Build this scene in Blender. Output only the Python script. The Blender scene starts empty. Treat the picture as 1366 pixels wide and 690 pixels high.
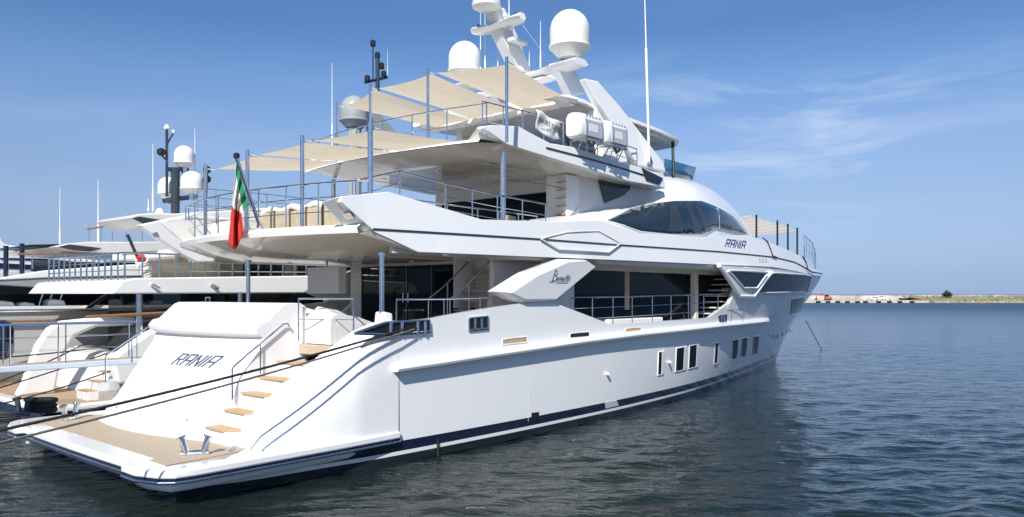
import bpy, bmesh, math, random
from mathutils import Vector, Matrix
random.seed(7)
R = math.radians
sc = bpy.context.scene
COL = sc.collection
# ------------------------------------------------------------------ camera, light, exposure
SUN_EL, SUN_AZ = 40.0, 192.0          # azimuth clockwise from +Y
cd = bpy.data.cameras.new('camera'); cam = bpy.data.objects.new('camera', cd); COL.objects.link(cam)
cam.location = (0, 0, 4.0); cam.rotation_euler = (R(90), 0, 0)
cd.sensor_width = 36; cd.lens = 36*1030/1366; cd.shift_y = 48/1366; cd.clip_end = 30000; cd.clip_start = .1
sc.camera = cam
w = bpy.data.worlds.new('World'); sc.world = w; w.use_nodes = True
nt = w.node_tree; nt.nodes.clear()
N = nt.nodes.new; L = nt.links.new
out = N('ShaderNodeOutputWorld'); bg = N('ShaderNodeBackground'); sky = N('ShaderNodeTexSky')
sky.sky_type = 'NISHITA'; sky.sun_disc = False; sky.sun_elevation = R(SUN_EL); sky.sun_rotation = R(SUN_AZ)
sky.air_density = 1.0; sky.dust_density = .0; sky.ozone_density = 1.6; sky.altitude = 0
tc = N('ShaderNodeTexCoord'); mp = N('ShaderNodeMapping'); mp.inputs['Scale'].default_value = (1.6, 1.6, 9)
mp.inputs['Rotation'].default_value = (0, R(8), 0); mp.inputs['Location'].default_value = (3.1, .7, .65)
nz = N('ShaderNodeTexNoise'); nz.inputs['Scale'].default_value = 2.1; nz.inputs['Detail'].default_value = 9; nz.inputs['Roughness'].default_value = .62; nz.inputs['Distortion'].default_value = .5
rp = N('ShaderNodeValToRGB'); rp.color_ramp.elements[0].position = .48; rp.color_ramp.elements[1].position = .74
# wisps only in the part of the sky where the cirrus hangs
sx = N('ShaderNodeSeparateXYZ'); L(tc.outputs['Generated'], sx.inputs[0])
def mr(src, a, b, lo, hi):
    m = N('ShaderNodeMapRange'); m.inputs[1].default_value = a; m.inputs[2].default_value = b; m.inputs[3].default_value = lo; m.inputs[4].default_value = hi
    L(src, m.inputs[0]); return m.outputs[0]
def mu(a, b):
    m = N('ShaderNodeMath'); m.operation = 'MULTIPLY'; L(a, m.inputs[0])
    if isinstance(b, float): m.inputs[1].default_value = b
    else: L(b, m.inputs[1])
    return m.outputs[0]
L(tc.outputs['Generated'], mp.inputs[0]); L(mp.outputs[0], nz.inputs[0]); L(nz.outputs[0], rp.inputs[0])
mask = mu(mu(mu(mr(sx.outputs[0], .05, .28, .12, 1), mr(sx.outputs[0], .40, .50, 1, .35)), mr(sx.outputs[2], .06, .15, .05, 1)), mr(sx.outputs[2], .24, .31, 1, .08))
fac = mu(mu(rp.outputs[0], mask), .75)
mix = N('ShaderNodeMix'); mix.data_type = 'RGBA'; L(fac, mix.inputs[0])
mix.inputs[7].default_value = (4.3, 5.0, 6.0, 1)
hs = N('ShaderNodeHueSaturation'); hs.inputs['Saturation'].default_value = 1.0; hs.inputs['Value'].default_value = 1.0
tint = N('ShaderNodeValToRGB'); te = tint.color_ramp.elements    # cooler, clearer air near the horizon than the model's
te[0].position = .0; te[0].color = (.16, .25, .60, 1); te[1].position = .62; te[1].color = (.95, .97, 1, 1)
for ps, c3_ in ((.02, (.195, .273, .55)), (.05, (.286, .332, .535)), (.107, (.42, .44, .565)), (.195, (.55, .57, .685)), (.26, (.485, .585, .73)), (.32, (.36, .50, .68)), (.42, (.48, .58, .72))):
    a_ = te.new(ps); a_.color = (*c3_, 1)
L(sx.outputs[2], tint.inputs[0]); tm = N('ShaderNodeMix'); tm.data_type = 'RGBA'; tm.blend_type = 'MULTIPLY'; tm.inputs[0].default_value = 1
L(sky.outputs[0], tm.inputs[6]); L(tint.outputs[0], tm.inputs[7]); L(tm.outputs[2], hs.inputs['Color']); L(hs.outputs[0], mix.inputs[6]); L(mix.outputs[2], bg.inputs[0]); bg.inputs[1].default_value = .13
L(bg.outputs[0], out.inputs[0])
az, el = R(SUN_AZ), R(SUN_EL)
dsun = Vector((math.sin(az)*math.cos(el), math.cos(az)*math.cos(el), math.sin(el)))
sl = bpy.data.lights.new('sun', 'SUN'); sl.energy = 5.0; sl.angle = R(.53); sl.color = (1, .95, .87)
so = bpy.data.objects.new('sun', sl); COL.objects.link(so); so.rotation_euler = dsun.to_track_quat('Z', 'Y').to_euler()
sc.view_settings.view_transform = 'Standard'; sc.view_settings.look = 'None'; sc.view_settings.gamma = 1
sc.view_settings.exposure = 0.34; sc.view_settings.use_curve_mapping = False

# ------------------------------------------------------------------ marina frame: s forward, t starboard, z up
TH = R(41); F = (math.sin(TH), math.cos(TH)); S = (math.cos(TH), -math.sin(TH)); O = (-8.97, 17.67); FP = 1030; EYE = 4.0
def W(p): return Vector((O[0]+p[0]*F[0]+p[1]*S[0], O[1]+p[0]*F[1]+p[1]*S[1], p[2]))
def U(px, py, t=None, s=None, z=None):
    "where the sight line of a photo point meets a real plane of the marina frame"
    dx = (px-683)/FP; dz = (393-py)/FP
    if z is not None: Y = (z-EYE)/dz
    elif t is not None: Y = (t+O[0]*S[0]+O[1]*S[1])/(dx*S[0]+S[1])
    else: Y = (s+O[0]*F[0]+O[1]*F[1])/(dx*F[0]+F[1])
    X = dx*Y; a = X-O[0]; b = Y-O[1]
    return (a*F[0]+b*F[1], a*S[0]+b*S[1], EYE+dz*Y)
def onT(px, py, tf):
    t = 4.2
    for _ in range(14):
        s, _t, z = U(px, py, t=t); t = .5*t+.5*tf(s, z)
    return (s, tf(s, z), z)
def lerp(a, b, u): return a+(b-a)*u
def tab(T, x):
    if x <= T[0][0]: return T[0][1]
    for (a, ya), (b, yb) in zip(T, T[1:]):
        if x <= b: return lerp(ya, yb, (x-a)/(b-a)) if b > a else yb
    return T[-1][1]
def stab(T, x):
    "smooth table lookup (Catmull-Rom)"
    n = len(T)
    if x <= T[0][0]: return T[0][1]
    if x >= T[-1][0]: return T[-1][1]
    for i in range(n-1):
        if x <= T[i+1][0]: break
    x0, y0 = T[i]; x1, y1 = T[i+1]
    m0 = (T[i+1][1]-T[i-1][1])/(T[i+1][0]-T[i-1][0]) if i > 0 else (y1-y0)/(x1-x0)
    m1 = (T[i+2][1]-T[i][1])/(T[i+2][0]-T[i][0]) if i < n-2 else (y1-y0)/(x1-x0)
    h = x1-x0; u = (x-x0)/h
    return y0*(1+2*u)*(1-u)**2+h*m0*u*(1-u)**2+y1*u*u*(3-2*u)+h*m1*u*u*(u-1)

# ------------------------------------------------------------------ materials
MATS = {}
def mat(name, col, rough=.5, metal=0, coat=0, bump=None, var=None, spec=.5, trans=0, ior=1.45, sub=None):
    m = bpy.data.materials.new(name); m.use_nodes = True; n = m.node_tree; b = n.nodes['Principled BSDF']
    b.inputs['Base Color'].default_value = (*col, 1); b.inputs['Roughness'].default_value = rough; b.inputs['Metallic'].default_value = metal
    b.inputs['Coat Weight'].default_value = coat; b.inputs['Coat Roughness'].default_value = .04
    b.inputs['Specular IOR Level'].default_value = spec; b.inputs['Transmission Weight'].default_value = trans; b.inputs['IOR'].default_value = ior
    tcn = n.nodes.new('ShaderNodeTexCoord')
    if var:      # (scale, amount[, stretch])
        t = n.nodes.new('ShaderNodeTexNoise'); t.inputs['Scale'].default_value = var[0]; t.inputs['Detail'].default_value = 6
        mpn = n.nodes.new('ShaderNodeMapping'); n.links.new(tcn.outputs['Object'], mpn.inputs[0]); n.links.new(mpn.outputs[0], t.inputs[0])
        if len(var) > 2: mpn.inputs['Scale'].default_value = var[2]
        r = n.nodes.new('ShaderNodeMapRange'); r.inputs[1].default_value = .3; r.inputs[2].default_value = .7
        r.inputs[3].default_value = 1-var[1]; r.inputs[4].default_value = 1+var[1]*.6; n.links.new(t.outputs[0], r.inputs[0])
        x = n.nodes.new('ShaderNodeMix'); x.data_type = 'RGBA'; x.blend_type = 'MULTIPLY'; x.inputs[0].default_value = 1
        x.inputs[6].default_value = (*col, 1); n.links.new(r.outputs[0], x.inputs[7]); n.links.new(x.outputs[2], b.inputs['Base Color'])
    if bump:     # (scale, strength, distance)
        t = n.nodes.new('ShaderNodeTexNoise'); t.inputs['Scale'].default_value = bump[0]; t.inputs['Detail'].default_value = 4
        n.links.new(tcn.outputs['Object'], t.inputs[0])
        bp = n.nodes.new('ShaderNodeBump'); bp.inputs['Strength'].default_value = bump[1]; bp.inputs['Distance'].default_value = bump[2]
        n.links.new(t.outputs[0], bp.inputs['Height']); n.links.new(bp.outputs[0], b.inputs['Normal'])
    MATS[name] = m; return m
white = mat('gelcoat_white', (.79, .80, .80), .22, coat=.35, var=(.5, .03), bump=(.45, .25, .035))
white2 = mat('gelcoat_satin', (.78, .78, .77), .38, var=(1.2, .04), bump=(1.5, .1, .01))
cream = mat('gelcoat_cream', (.66, .65, .62), .35, coat=.2, var=(1, .05))
soffit = mat('soffit_panel', (.60, .56, .50), .16, coat=.5, var=(.8, .07), bump=(.9, .15, .02))
grey = mat('groove_grey', (.42, .45, .49), .35)
panel_line = mat('seam_grey', (.50, .53, .56), .5)
steel = mat('polished_steel', (.62, .64, .67), .16, metal=1, var=(8, .15))
dark_steel = mat('dark_steel', (.09, .10, .12), .25, metal=.7)
glass = mat('tinted_glass', (.006, .011, .016), .03, spec=.5)
dark_glass = mat('dark_interior_glass', (.007, .009, .012), .12, spec=.12)
saloon_glass = mat('saloon_glass', (.005, .012, .016), .03, spec=.16)
glass2 = mat('tinted_glass_blue', (.012, .026, .042), .04, spec=.6)
canvas = mat('beige_canvas', (.50, .44, .36), .85, var=(2.5, .08), bump=(3, .5, .03))
def translucent(m, c, f=.5):
    n = m.node_tree; o_ = n.nodes['Material Output']; b = n.nodes['Principled BSDF']; t = n.nodes.new('ShaderNodeBsdfTranslucent'); t.inputs[0].default_value = (*c, 1)
    mx = n.nodes.new('ShaderNodeMixShader'); mx.inputs[0].default_value = f; n.links.new(b.outputs[0], mx.inputs[1]); n.links.new(t.outputs[0], mx.inputs[2]); n.links.new(mx.outputs[0], o_.inputs[0])
translucent(canvas, (.72, .62, .47), .55)
_n = canvas.node_tree; _t = [n for n in _n.nodes if n.type == 'BSDF_TRANSLUCENT'][0]; _c = _n.nodes.new('ShaderNodeTexCoord'); _w = _n.nodes.new('ShaderNodeTexWave')   # doubled cloth at the stitched seams lets less light through
_w.bands_direction = 'Y'; _w.inputs['Scale'].default_value = .30; _w.inputs['Distortion'].default_value = .25; _r = _n.nodes.new('ShaderNodeValToRGB')
_r.color_ramp.elements[0].position = .985; _r.color_ramp.elements[0].color = (.72, .62, .47, 1); _r.color_ramp.elements[1].position = .995; _r.color_ramp.elements[1].color = (.62, .53, .40, 1)
_n.links.new(_c.outputs['Object'], _w.inputs[0]); _n.links.new(_w.outputs[0], _r.inputs[0]); _n.links.new(_r.outputs[0], _t.inputs[0])
tan = mat('tan_cover', (.42, .36, .26), .8, var=(4, .15), bump=(5, .7, .03))
cloth_white = mat('white_cover', (.70, .70, .68), .7, bump=(5, .6, .03), var=(3, .08))
rope_dark = mat('black_rope', (.016, .016, .018), .75, bump=(60, 1, .01))
rope_grey = mat('grey_rope', (.13, .12, .10), .8, bump=(60, 1, .01))
navy = mat('navy_paint', (.008, .012, .035), .12, coat=.6)
black = mat('black_plastic', (.012, .012, .014), .4)
radome = mat('radome_white', (.78, .78, .75), .42, var=(2, .04))
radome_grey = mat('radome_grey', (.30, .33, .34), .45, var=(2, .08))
green_c = mat('flag_green', (.02, .25, .10), .8, var=(9, .15)); white_c = mat('flag_white', (.72, .70, .64), .8, var=(9, .08)); red_c = mat('flag_red', (.58, .04, .025), .8, var=(9, .15))
raft_grey = mat('raft_grey', (.42, .46, .50), .4)
stone = mat('breakwater_stone', (.40, .36, .30), .9, var=(.25, .35), bump=(.8, 1, .4))
concrete = mat('quay_concrete', (.46, .43, .38), .85, var=(.3, .2))
grassm = mat('dry_grass', (.30, .26, .16), .9, var=(.12, .45), bump=(1, 1, .5))
leaf = mat('bush_leaf', (.035, .05, .02), .7, var=(.8, .5)); bark = mat('bush_bark', (.09, .06, .04), .9)
orange = mat('orange_paint', (.42, .10, .04), .6); yellow = mat('yellow_paint', (.62, .42, .06), .5)
chrome_txt = mat('letter_chrome', (.20, .22, .30), .25, metal=.6); blue_txt = mat('letter_blue', (.035, .04, .19), .3)
tyre = mat('rubber', (.02, .02, .02), .7); blue_r = mat('blue_rail', (.10, .16, .32), .3, coat=.5)
skin_wood = mat('varnished_wood', (.30, .15, .06), .3, coat=.4, var=(6, .2))
def teak_mat(name, axis='y', col=(.50, .40, .29)):
    m = mat(name, col, .6); n = m.node_tree; b = n.nodes['Principled BSDF']; Lk = n.links.new
    tcn = n.nodes.new('ShaderNodeTexCoord'); wv = n.nodes.new('ShaderNodeTexWave'); wv.bands_direction = axis.upper(); wv.wave_profile = 'SAW'
    wv.inputs['Scale'].default_value = 2.6; wv.inputs['Distortion'].default_value = 0; Lk(tcn.outputs['Object'], wv.inputs[0])
    r = n.nodes.new('ShaderNodeValToRGB'); r.color_ramp.elements[0].position = .0; r.color_ramp.elements[0].color = (.12, .08, .05, 1)
    r.color_ramp.elements[1].position = .10; r.color_ramp.elements[1].color = (*col, 1); Lk(wv.outputs[0], r.inputs[0])
    t = n.nodes.new('ShaderNodeTexNoise'); t.inputs['Scale'].default_value = 3; t.inputs['Detail'].default_value = 8
    mpn = n.nodes.new('ShaderNodeMapping'); mpn.inputs['Scale'].default_value = (6, 1, 1) if axis == 'x' else (1, 6, 1)
    Lk(tcn.outputs['Object'], mpn.inputs[0]); Lk(mpn.outputs[0], t.inputs[0])
    x = n.nodes.new('ShaderNodeMix'); x.data_type = 'RGBA'; x.blend_type = 'MULTIPLY'; x.inputs[0].default_value = .55
    Lk(r.outputs[0], x.inputs[6]); Lk(t.outputs[1], x.inputs[7]); 
    x.inputs[0].default_value = .25; Lk(x.outputs[2], b.inputs['Base Color']); return m
teak = teak_mat('teak_planks', 'x'); teak_steps = mat('teak_step', (.50, .33, .18), .5, var=(8, .15, (1, 8, 1)))
def hull_mat():
    m = mat('hull_paint', (.79, .80, .80), .13, coat=.5, bump=(.35, .35, .05)); n = m.node_tree; b = n.nodes['Principled BSDF']
    tcn = n.nodes.new('ShaderNodeTexCoord'); sp = n.nodes.new('ShaderNodeSeparateXYZ'); n.links.new(tcn.outputs['Object'], sp.inputs[0])
    mp_ = n.nodes.new('ShaderNodeMapRange'); mp_.inputs[1].default_value = 0; mp_.inputs[2].default_value = 1; n.links.new(sp.outputs[2], mp_.inputs[0])
    r = n.nodes.new('ShaderNodeValToRGB'); r.color_ramp.interpolation = 'CONSTANT'; e = r.color_ramp.elements
    e[0].position = 0; e[0].color = (.012, .016, .022, 1); e[1].position = .19; e[1].color = (.72, .73, .73, 1)
    a = e.new(.28); a.color = (.008, .012, .035, 1); a = e.new(.52); a.color = (.79, .80, .80, 1)
    n.links.new(mp_.outputs[0], r.inputs[0]); n.links.new(r.outputs[0], b.inputs['Base Color']); return m
hullm = hull_mat()

# ------------------------------------------------------------------ object helpers
BASE = {}
def tag(o, label=None, cat=None, group=None, kind=None):
    if label: o['label'] = label
    if cat: o['category'] = cat
    if group: o['group'] = group
    if kind: o['kind'] = kind
    return o
def thing(name, label, cat, base, group=None, world=False):
    o = bpy.data.objects.new(name, None); COL.objects.link(o); o.empty_display_size = .3
    BASE[o.name] = (base, world)
    if world: o.location = base
    else: o.location = W(base); o.rotation_euler = (0, 0, R(49))
    return tag(o, label, cat, group)
class MB:
    def __init__(s): s.v = []; s.f = []; s.mi = []; s.cur = 0
    def add(s, vs, fs):
        b = len(s.v); s.v += [tuple(p) for p in vs]
        for f in fs: s.f.append([b+i for i in f]); s.mi.append(s.cur)
        return s
    def box(s, a, b):
        (x0, y0, z0), (x1, y1, z1) = a, b
        return s.add([(x0,y0,z0),(x1,y0,z0),(x1,y1,z0),(x0,y1,z0),(x0,y0,z1),(x1,y0,z1),(x1,y1,z1),(x0,y1,z1)],
                     [(0,3,2,1),(4,5,6,7),(0,1,5,4),(1,2,6,5),(2,3,7,6),(3,0,4,7)])
    def ext(s, poly, vec):
        n = len(poly); q = [tuple(Vector(p)+Vector(vec)) for p in poly]
        return s.add(list(poly)+q, [list(range(n))[::-1], [n+i for i in range(n)]]+[(i, (i+1) % n, n+(i+1) % n, n+i) for i in range(n)])
    def tube(s, pts, r, n=8, r2=None, cap=True, closed=False):
        pts = [Vector(p) for p in pts]; k = len(pts); rings = []; up = None
        for i, p in enumerate(pts):
            if closed: d = (pts[(i+1) % k]-pts[i-1])
            else: d = pts[min(i+1, k-1)]-pts[max(i-1, 0)]
            if d.length < 1e-6: d = Vector((0, 0, 1))
            d.normalize()
            if up is None: up = Vector((0, 0, 1)) if abs(d.z) < .9 else Vector((1, 0, 0))
            a = d.cross(up)
            if a.length < 1e-4: a = d.cross(Vector((0, 1, 0)))
            a.normalize(); b = a.cross(d).normalized(); up = b
            rr = r if r2 is None else lerp(r, r2, i/(k-1))
            rings.append([p+(a*math.cos(2*math.pi*j/n)+b*math.sin(2*math.pi*j/n))*rr for j in range(n)])
        return s.loft(rings, cap=cap and not closed, loop=closed)
    def loft(s, rings, cap=True, loop=False, ringclosed=True):
        n = len(rings[0]); vs = [p for rg in rings for p in rg]; fs = []; k = len(rings)
        for i in range(k if loop else k-1):
            i2 = (i+1) % k
            for j in range(n if ringclosed else n-1):
                j2 = (j+1) % n; fs.append((i*n+j, i*n+j2, i2*n+j2, i2*n+j))
        if cap: fs.append(list(range(n))[::-1]); fs.append([(k-1)*n+j for j in range(n)])
        return s.add(vs, fs)
    def lathe(s, c, prof, n=32):
        rings = [[(c[0]+r*math.cos(2*math.pi*j/n), c[1]+r*math.sin(2*math.pi*j/n), c[2]+z) for j in range(n)] for r, z in prof]
        return s.loft(rings, cap=True)
    def grid(s, P):
        k = len(P); n = len(P[0])
        return s.add([p for r in P for p in r], [(i*n+j, i*n+j+1, (i+1)*n+j+1, (i+1)*n+j) for i in range(k-1) for j in range(n-1)])
    def build(s, name, m, parent=None, base=None, smooth=False, bevel=0, label=None, cat=None, group=None, kind=None, world=False, solid=0, seg=2, ang=35, weld=True):
        ms = m if isinstance(m, (list, tuple)) else [m]
        if parent is not None: b0, wd = BASE[parent.name]
        else: b0, wd = (base or (0, 0, 0)), world
        if wd: vs = [(p[0]-b0[0], p[1]-b0[1], p[2]-b0[2]) for p in s.v]
        else: vs = [(p[0]-b0[0], -(p[1]-b0[1]), p[2]-b0[2]) for p in s.v]
        me = bpy.data.meshes.new(name); me.from_pydata(vs, [], s.f)
        for q in ms: me.materials.append(q)
        for i, pl in enumerate(me.polygons): pl.material_index = s.mi[i]
        bm = bmesh.new(); bm.from_mesh(me)
        if weld: bmesh.ops.remove_doubles(bm, verts=bm.verts, dist=.0004)
        bmesh.ops.recalc_face_normals(bm, faces=bm.faces)
        if smooth:
            for f_ in bm.faces: f_.smooth = True
            for e in bm.edges:
                if len(e.link_faces) == 2 and e.calc_face_angle(0) > R(ang): e.smooth = False
        bm.to_mesh(me); bm.free()
        o = bpy.data.objects.new(name, me); COL.objects.link(o); BASE[o.name] = (b0, wd)
        if parent is not None: o.parent = parent
        elif wd: o.location = b0
        else: o.location = W(b0); o.rotation_euler = (0, 0, R(49))
        if solid:
            md = o.modifiers.new('solid', 'SOLIDIFY'); md.thickness = solid; md.offset = 0
        if bevel:
            md = o.modifiers.new('bevel', 'BEVEL'); md.width = bevel; md.segments = seg; md.limit_method = 'ANGLE'; md.angle_limit = R(30)
        return tag(o, label, cat, group, kind)

def linsp(a, b, n): return [a+(b-a)*i/(n-1) for i in range(n)]
def cols(a, b, n, extra=()):
    return sorted(set([round(x, 4) for x in linsp(a, b, n)]+[round(x, 4) for x in extra if a < x < b]))
def band(top, bot, tf, thick, side=1, n=50, rows=4):
    a, b = top[0][0], top[-1][0]; mb = MB(); rings = []
    for s_ in cols(a, b, n, [p[0] for p in top]+[p[0] for p in bot]):
        zt = tab(top, s_); zb = min(tab(bot, s_), zt-.005); zs = linsp(zb, zt, rows)
        rings.append([(s_, side*tf(s_, z), z) for z in zs]+[(s_, side*max(tf(s_, z)-thick, 0), z) for z in zs[::-1]])
    return mb.loft(rings)
def panel(poly, tf, off, side=1, maxlen=.7):
    "thin plate of a (s,z) outline laid on the surface t = tf(s,z)"
    bm = bmesh.new(); vs = [bm.verts.new((p[0], 0, p[1])) for p in poly]; f_ = bm.faces.new(vs)
    bmesh.ops.triangulate(bm, faces=[f_])
    for _ in range(5):
        es = [e for e in bm.edges if e.calc_length() > maxlen]
        if not es: break
        bmesh.ops.subdivide_edges(bm, edges=es, cuts=1)
        bmesh.ops.triangulate(bm, faces=bm.faces)
    bm.verts.index_update(); mb = MB()
    mb.add([(v.co.x, side*(tf(v.co.x, v.co.z)+off), v.co.z) for v in bm.verts], [[v.index for v in q.verts] for q in bm.faces]); bm.free()
    return mb
def outline(poly, tf, off, r, side=1, n=6, closed=True, step=.5):
    pts = []; k = len(poly)
    for i in range(k if closed else k-1):
        a, b = poly[i], poly[(i+1) % k]; m = max(1, int(math.dist(a, b)/step))
        for j in range(m): pts.append((lerp(a[0], b[0], j/m), lerp(a[1], b[1], j/m)))
    if not closed: pts.append(poly[-1])
    mb = MB(); P = [(p[0], side*(tf(*p)+off), p[1]) for p in pts]
    for a, b in zip(P, P[1:]+([P[0]] if closed else [])): mb.tube([a, b], r, n)
    return mb
def px(L_, tf): return [(p[0], p[2]) for p in (onT(x, y, tf) for x, y in L_)]
def railing(parent, pts, h, mids=2, spacing=1.1, r=.022, name='railing', mt=None, closed=False, post_r=.018):
    "pts: foot line (s,t,z). one rail mesh, each post a child mesh"
    mt = mt or steel; mb = MB(); pts = [Vector(p) for p in pts]
    up = Vector((0, 0, h)); mb.tube([p+up for p in pts], r, 8)
    for k in range(mids): mb.tube([p+up*((k+1)/(mids+1)) for p in pts], r*.55, 6)
    o = mb.build(name, mt, parent, smooth=True)
    for i, (a, b) in enumerate(zip(pts, pts[1:])):
        d = (b-a).length; n = max(1, round(d/spacing))
        for j in range(n+(1 if i == len(pts)-2 else 0)):
            p = a.lerp(b, j/n); MB().tube([p-Vector((0, 0, .03)), p+up], post_r, 8).build('post', mt, o, smooth=True)
    return o
def whip(base, h, r=.018, name='whip_antenna', parent=None, mt=None, lean=(0, 0)):
    b = Vector(base); mb = MB(); mb.tube([b, b+Vector((lean[0]*.3, lean[1]*.3, h*.3))], r*1.5, 8)
    mb.tube([b+Vector((lean[0]*.3, lean[1]*.3, h*.3)), b+Vector((lean[0], lean[1], h))], r, 6, r2=r*.4)
    return mb.build(name, mt or radome, parent, smooth=True)
def dome(parent, c, r, h, m=None, name='satellite_dome', neck=True, label=None):
    "c centre of the base; cylinder with a round top and a tapered foot"
    prof = [(r*.42, 0), (r*.60, .01), (r*.96, h*.17), (r*1.05, h*.20), (r*1.05, h*.25), (r*.985, h*.265), (r, h*.30), (r, h*.56)]
    for k in range(1, 9):
        a = k/8*math.pi/2; prof.append((max(r*math.cos(a), .01), h*.56+(h*.44)*math.sin(a)))
    o = MB().lathe(c, prof, 36).build(name, m or radome, parent, smooth=True, ang=30, label=label)
    if neck: MB().lathe((c[0], c[1], c[2]-.22), [(r*.30, 0), (r*.30, .24)], 16).build('mount', steel if m is None else dark_steel, o, smooth=True)
    return o
def strokes(glyphs, place, width, lift):
    "flat strip lettering: glyphs = list of ((u,v),(u,v)); place(u,v) -> point, lift -> offset vector"
    mb = MB()
    for (a, b) in glyphs:
        d = Vector((b[0]-a[0], b[1]-a[1])); l = d.length; nrm = Vector((-d.y, d.x))/l*width/2; e = d/l*width*.4
        q = [(a[0]-e.x+nrm.x, a[1]-e.y+nrm.y), (b[0]+e.x+nrm.x, b[1]+e.y+nrm.y), (b[0]+e.x-nrm.x, b[1]+e.y-nrm.y), (a[0]-e.x-nrm.x, a[1]-e.y-nrm.y)]
        mb.ext([place(*p) for p in q], lift)
    return mb
def word_strokes(shear):
    G = []; x = 0
    defs = {'R': ([((0,0),(0,1)),((0,1),(.80,1)),((.80,1),(.80,.5)),((.80,.5),(.25,.5)),((.32,.5),(.80,0))], 1.22),
            'A': ([((0,0),(0,1)),((0,1),(.80,1)),((.80,1),(.80,0)),((0,.45),(.80,.45))], 1.2),
            'N': ([((0,0),(0,1)),((0,1),(.75,0)),((.75,0),(.75,1))], 1.15),
            'I': ([((0,0),(0,1))], .42)}
    for ch in 'RANIA':
        g, wd = defs[ch]
        for a, b in g: G.append(((x+a[0]+a[1]*shear, a[1]), (x+b[0]+b[1]*shear, b[1])))
        x += wd
    return G, x-.4+shear

# ------------------------------------------------------------------ setting: water, sea bed, shore
def water_mat():
    m = bpy.data.materials.new('sea_water'); m.use_nodes = True; n = m.node_tree; b = n.nodes['Principled BSDF']; Lk = n.links.new
    b.inputs['Base Color'].default_value = (.004, .016, .030, 1); b.inputs['IOR'].default_value = 1.333
    tcn = n.nodes.new('ShaderNodeTexCoord'); prev = None
    for scl, st, rot, strength, dist, det in ((.22, (1, 2.2, 1), -35, .4, .35, 3), (1.3, (1, 2.4, 1), -20, .7, .09, 4), (5.0, (1, 2.0, 1), -30, .5, .014, 3)):
        mpn = n.nodes.new('ShaderNodeMapping'); mpn.inputs['Scale'].default_value = st; mpn.inputs['Rotation'].default_value = (0, 0, R(rot))
        t = n.nodes.new('ShaderNodeTexNoise'); t.inputs['Scale'].default_value = scl; t.inputs['Detail'].default_value = det; t.inputs['Roughness'].default_value = .5; t.inputs['Distortion'].default_value = .6
        Lk(tcn.outputs['Object'], mpn.inputs[0]); Lk(mpn.outputs[0], t.inputs[0])
        bp = n.nodes.new('ShaderNodeBump'); bp.inputs['Strength'].default_value = strength; bp.inputs['Distance'].default_value = dist
        Lk(t.outputs[0], bp.inputs['Height'])
        if prev: Lk(prev.outputs[0], bp.inputs['Normal'])
        prev = bp
    ln = n.nodes.new('ShaderNodeVectorMath'); ln.operation = 'LENGTH'; Lk(tcn.outputs['Object'], ln.inputs[0])   # open water beyond the harbour is rougher
    m1 = n.nodes.new('ShaderNodeMapRange'); m1.inputs[1].default_value = 25; m1.inputs[2].default_value = 260; m1.inputs[3].default_value = .03; m1.inputs[4].default_value = .34
    cm = n.nodes.new('ShaderNodeMix'); cm.data_type = 'RGBA'; cm.inputs[6].default_value = (.006, .013, .010, 1); cm.inputs[7].default_value = (.005, .024, .055, 1)   # murky green harbour water, bluer further out
    m2 = n.nodes.new('ShaderNodeMapRange'); m2.inputs[1].default_value = 18; m2.inputs[2].default_value = 75; Lk(ln.outputs['Value'], m2.inputs[0]); Lk(m2.outputs[0], cm.inputs[0]); Lk(cm.outputs[2], b.inputs['Base Color'])
    Lk(ln.outputs['Value'], m1.inputs[0]); Lk(m1.outputs[0], b.inputs['Roughness'])
    Lk(prev.outputs[0], b.inputs['Normal']); return m
wm = water_mat()
import numpy as np
def water_sheet():
    "one sheet of sea: fine real ripples around the boats, flattening with distance, out past the horizon"
    rs = list(np.geomspace(.6, 7, 14)[:-1])+list(np.geomspace(7, 150, 560))+list(np.geomspace(150, 16000, 60)[1:])
    fine = np.linspace(math.radians(30), math.radians(150), 430); coarse = np.linspace(math.radians(150), math.radians(390), 90)[1:-1]
    th = np.concatenate([fine, coarse]); rr = np.array(rs); Rg, Tg = np.meshgrid(rr, th, indexing='ij')
    X = Rg*np.cos(Tg); Y = Rg*np.sin(Tg); Z = np.zeros_like(X); rng = np.random.default_rng(3)
    sp = np.maximum(Rg*.0056, .02)*2.6
    tt_ = (X-O[0])*S[0]+(Y-O[1])*S[1]; lee = .62+.38*np.clip((tt_-6)/12, 0, 1)
    patch = lee*.75+.30*lee*np.sin(X*.11+1.3*np.sin(Y*.05))*np.sin(Y*.07+X*.03)
    for i in range(90):
        lam = .24*(8 ** rng.random()); a = math.radians(-62)+rng.normal(0, .55); k = 2*math.pi/lam
        amp = .0036*lam; ph = rng.random()*6.28
        w_ = np.clip(lam/sp-1, 0, 1)
        arg = k*(X*math.cos(a)+Y*math.sin(a))+ph; Z += amp*w_*patch*(np.sin(arg)+.2*np.sin(2*arg+.8))
    n, m_ = X.shape; verts = np.stack([X.ravel(), Y.ravel(), Z.ravel()], 1); verts = np.vstack([verts, [[0, 0, 0]]])
    ii, jj = np.meshgrid(np.arange(n-1), np.arange(m_), indexing='ij'); j2 = (jj+1) % m_
    q = np.stack([ii*m_+jj, (ii+1)*m_+jj, (ii+1)*m_+j2, ii*m_+j2], -1).reshape(-1, 4)
    me = bpy.data.meshes.new('water'); fc = q.tolist()+[[n*m_, j, (j+1) % m_] for j in range(m_)]
    me.from_pydata(verts.tolist(), [], fc); me.polygons.foreach_set('use_smooth', [True]*len(fc)); me.materials.append(wm); me.update()
    o = bpy.data.objects.new('water', me); COL.objects.link(o); o['kind'] = 'structure'
water_sheet()

def xy(pxx, Y): return (pxx-683)/FP*Y
YQ = 372.0
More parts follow.
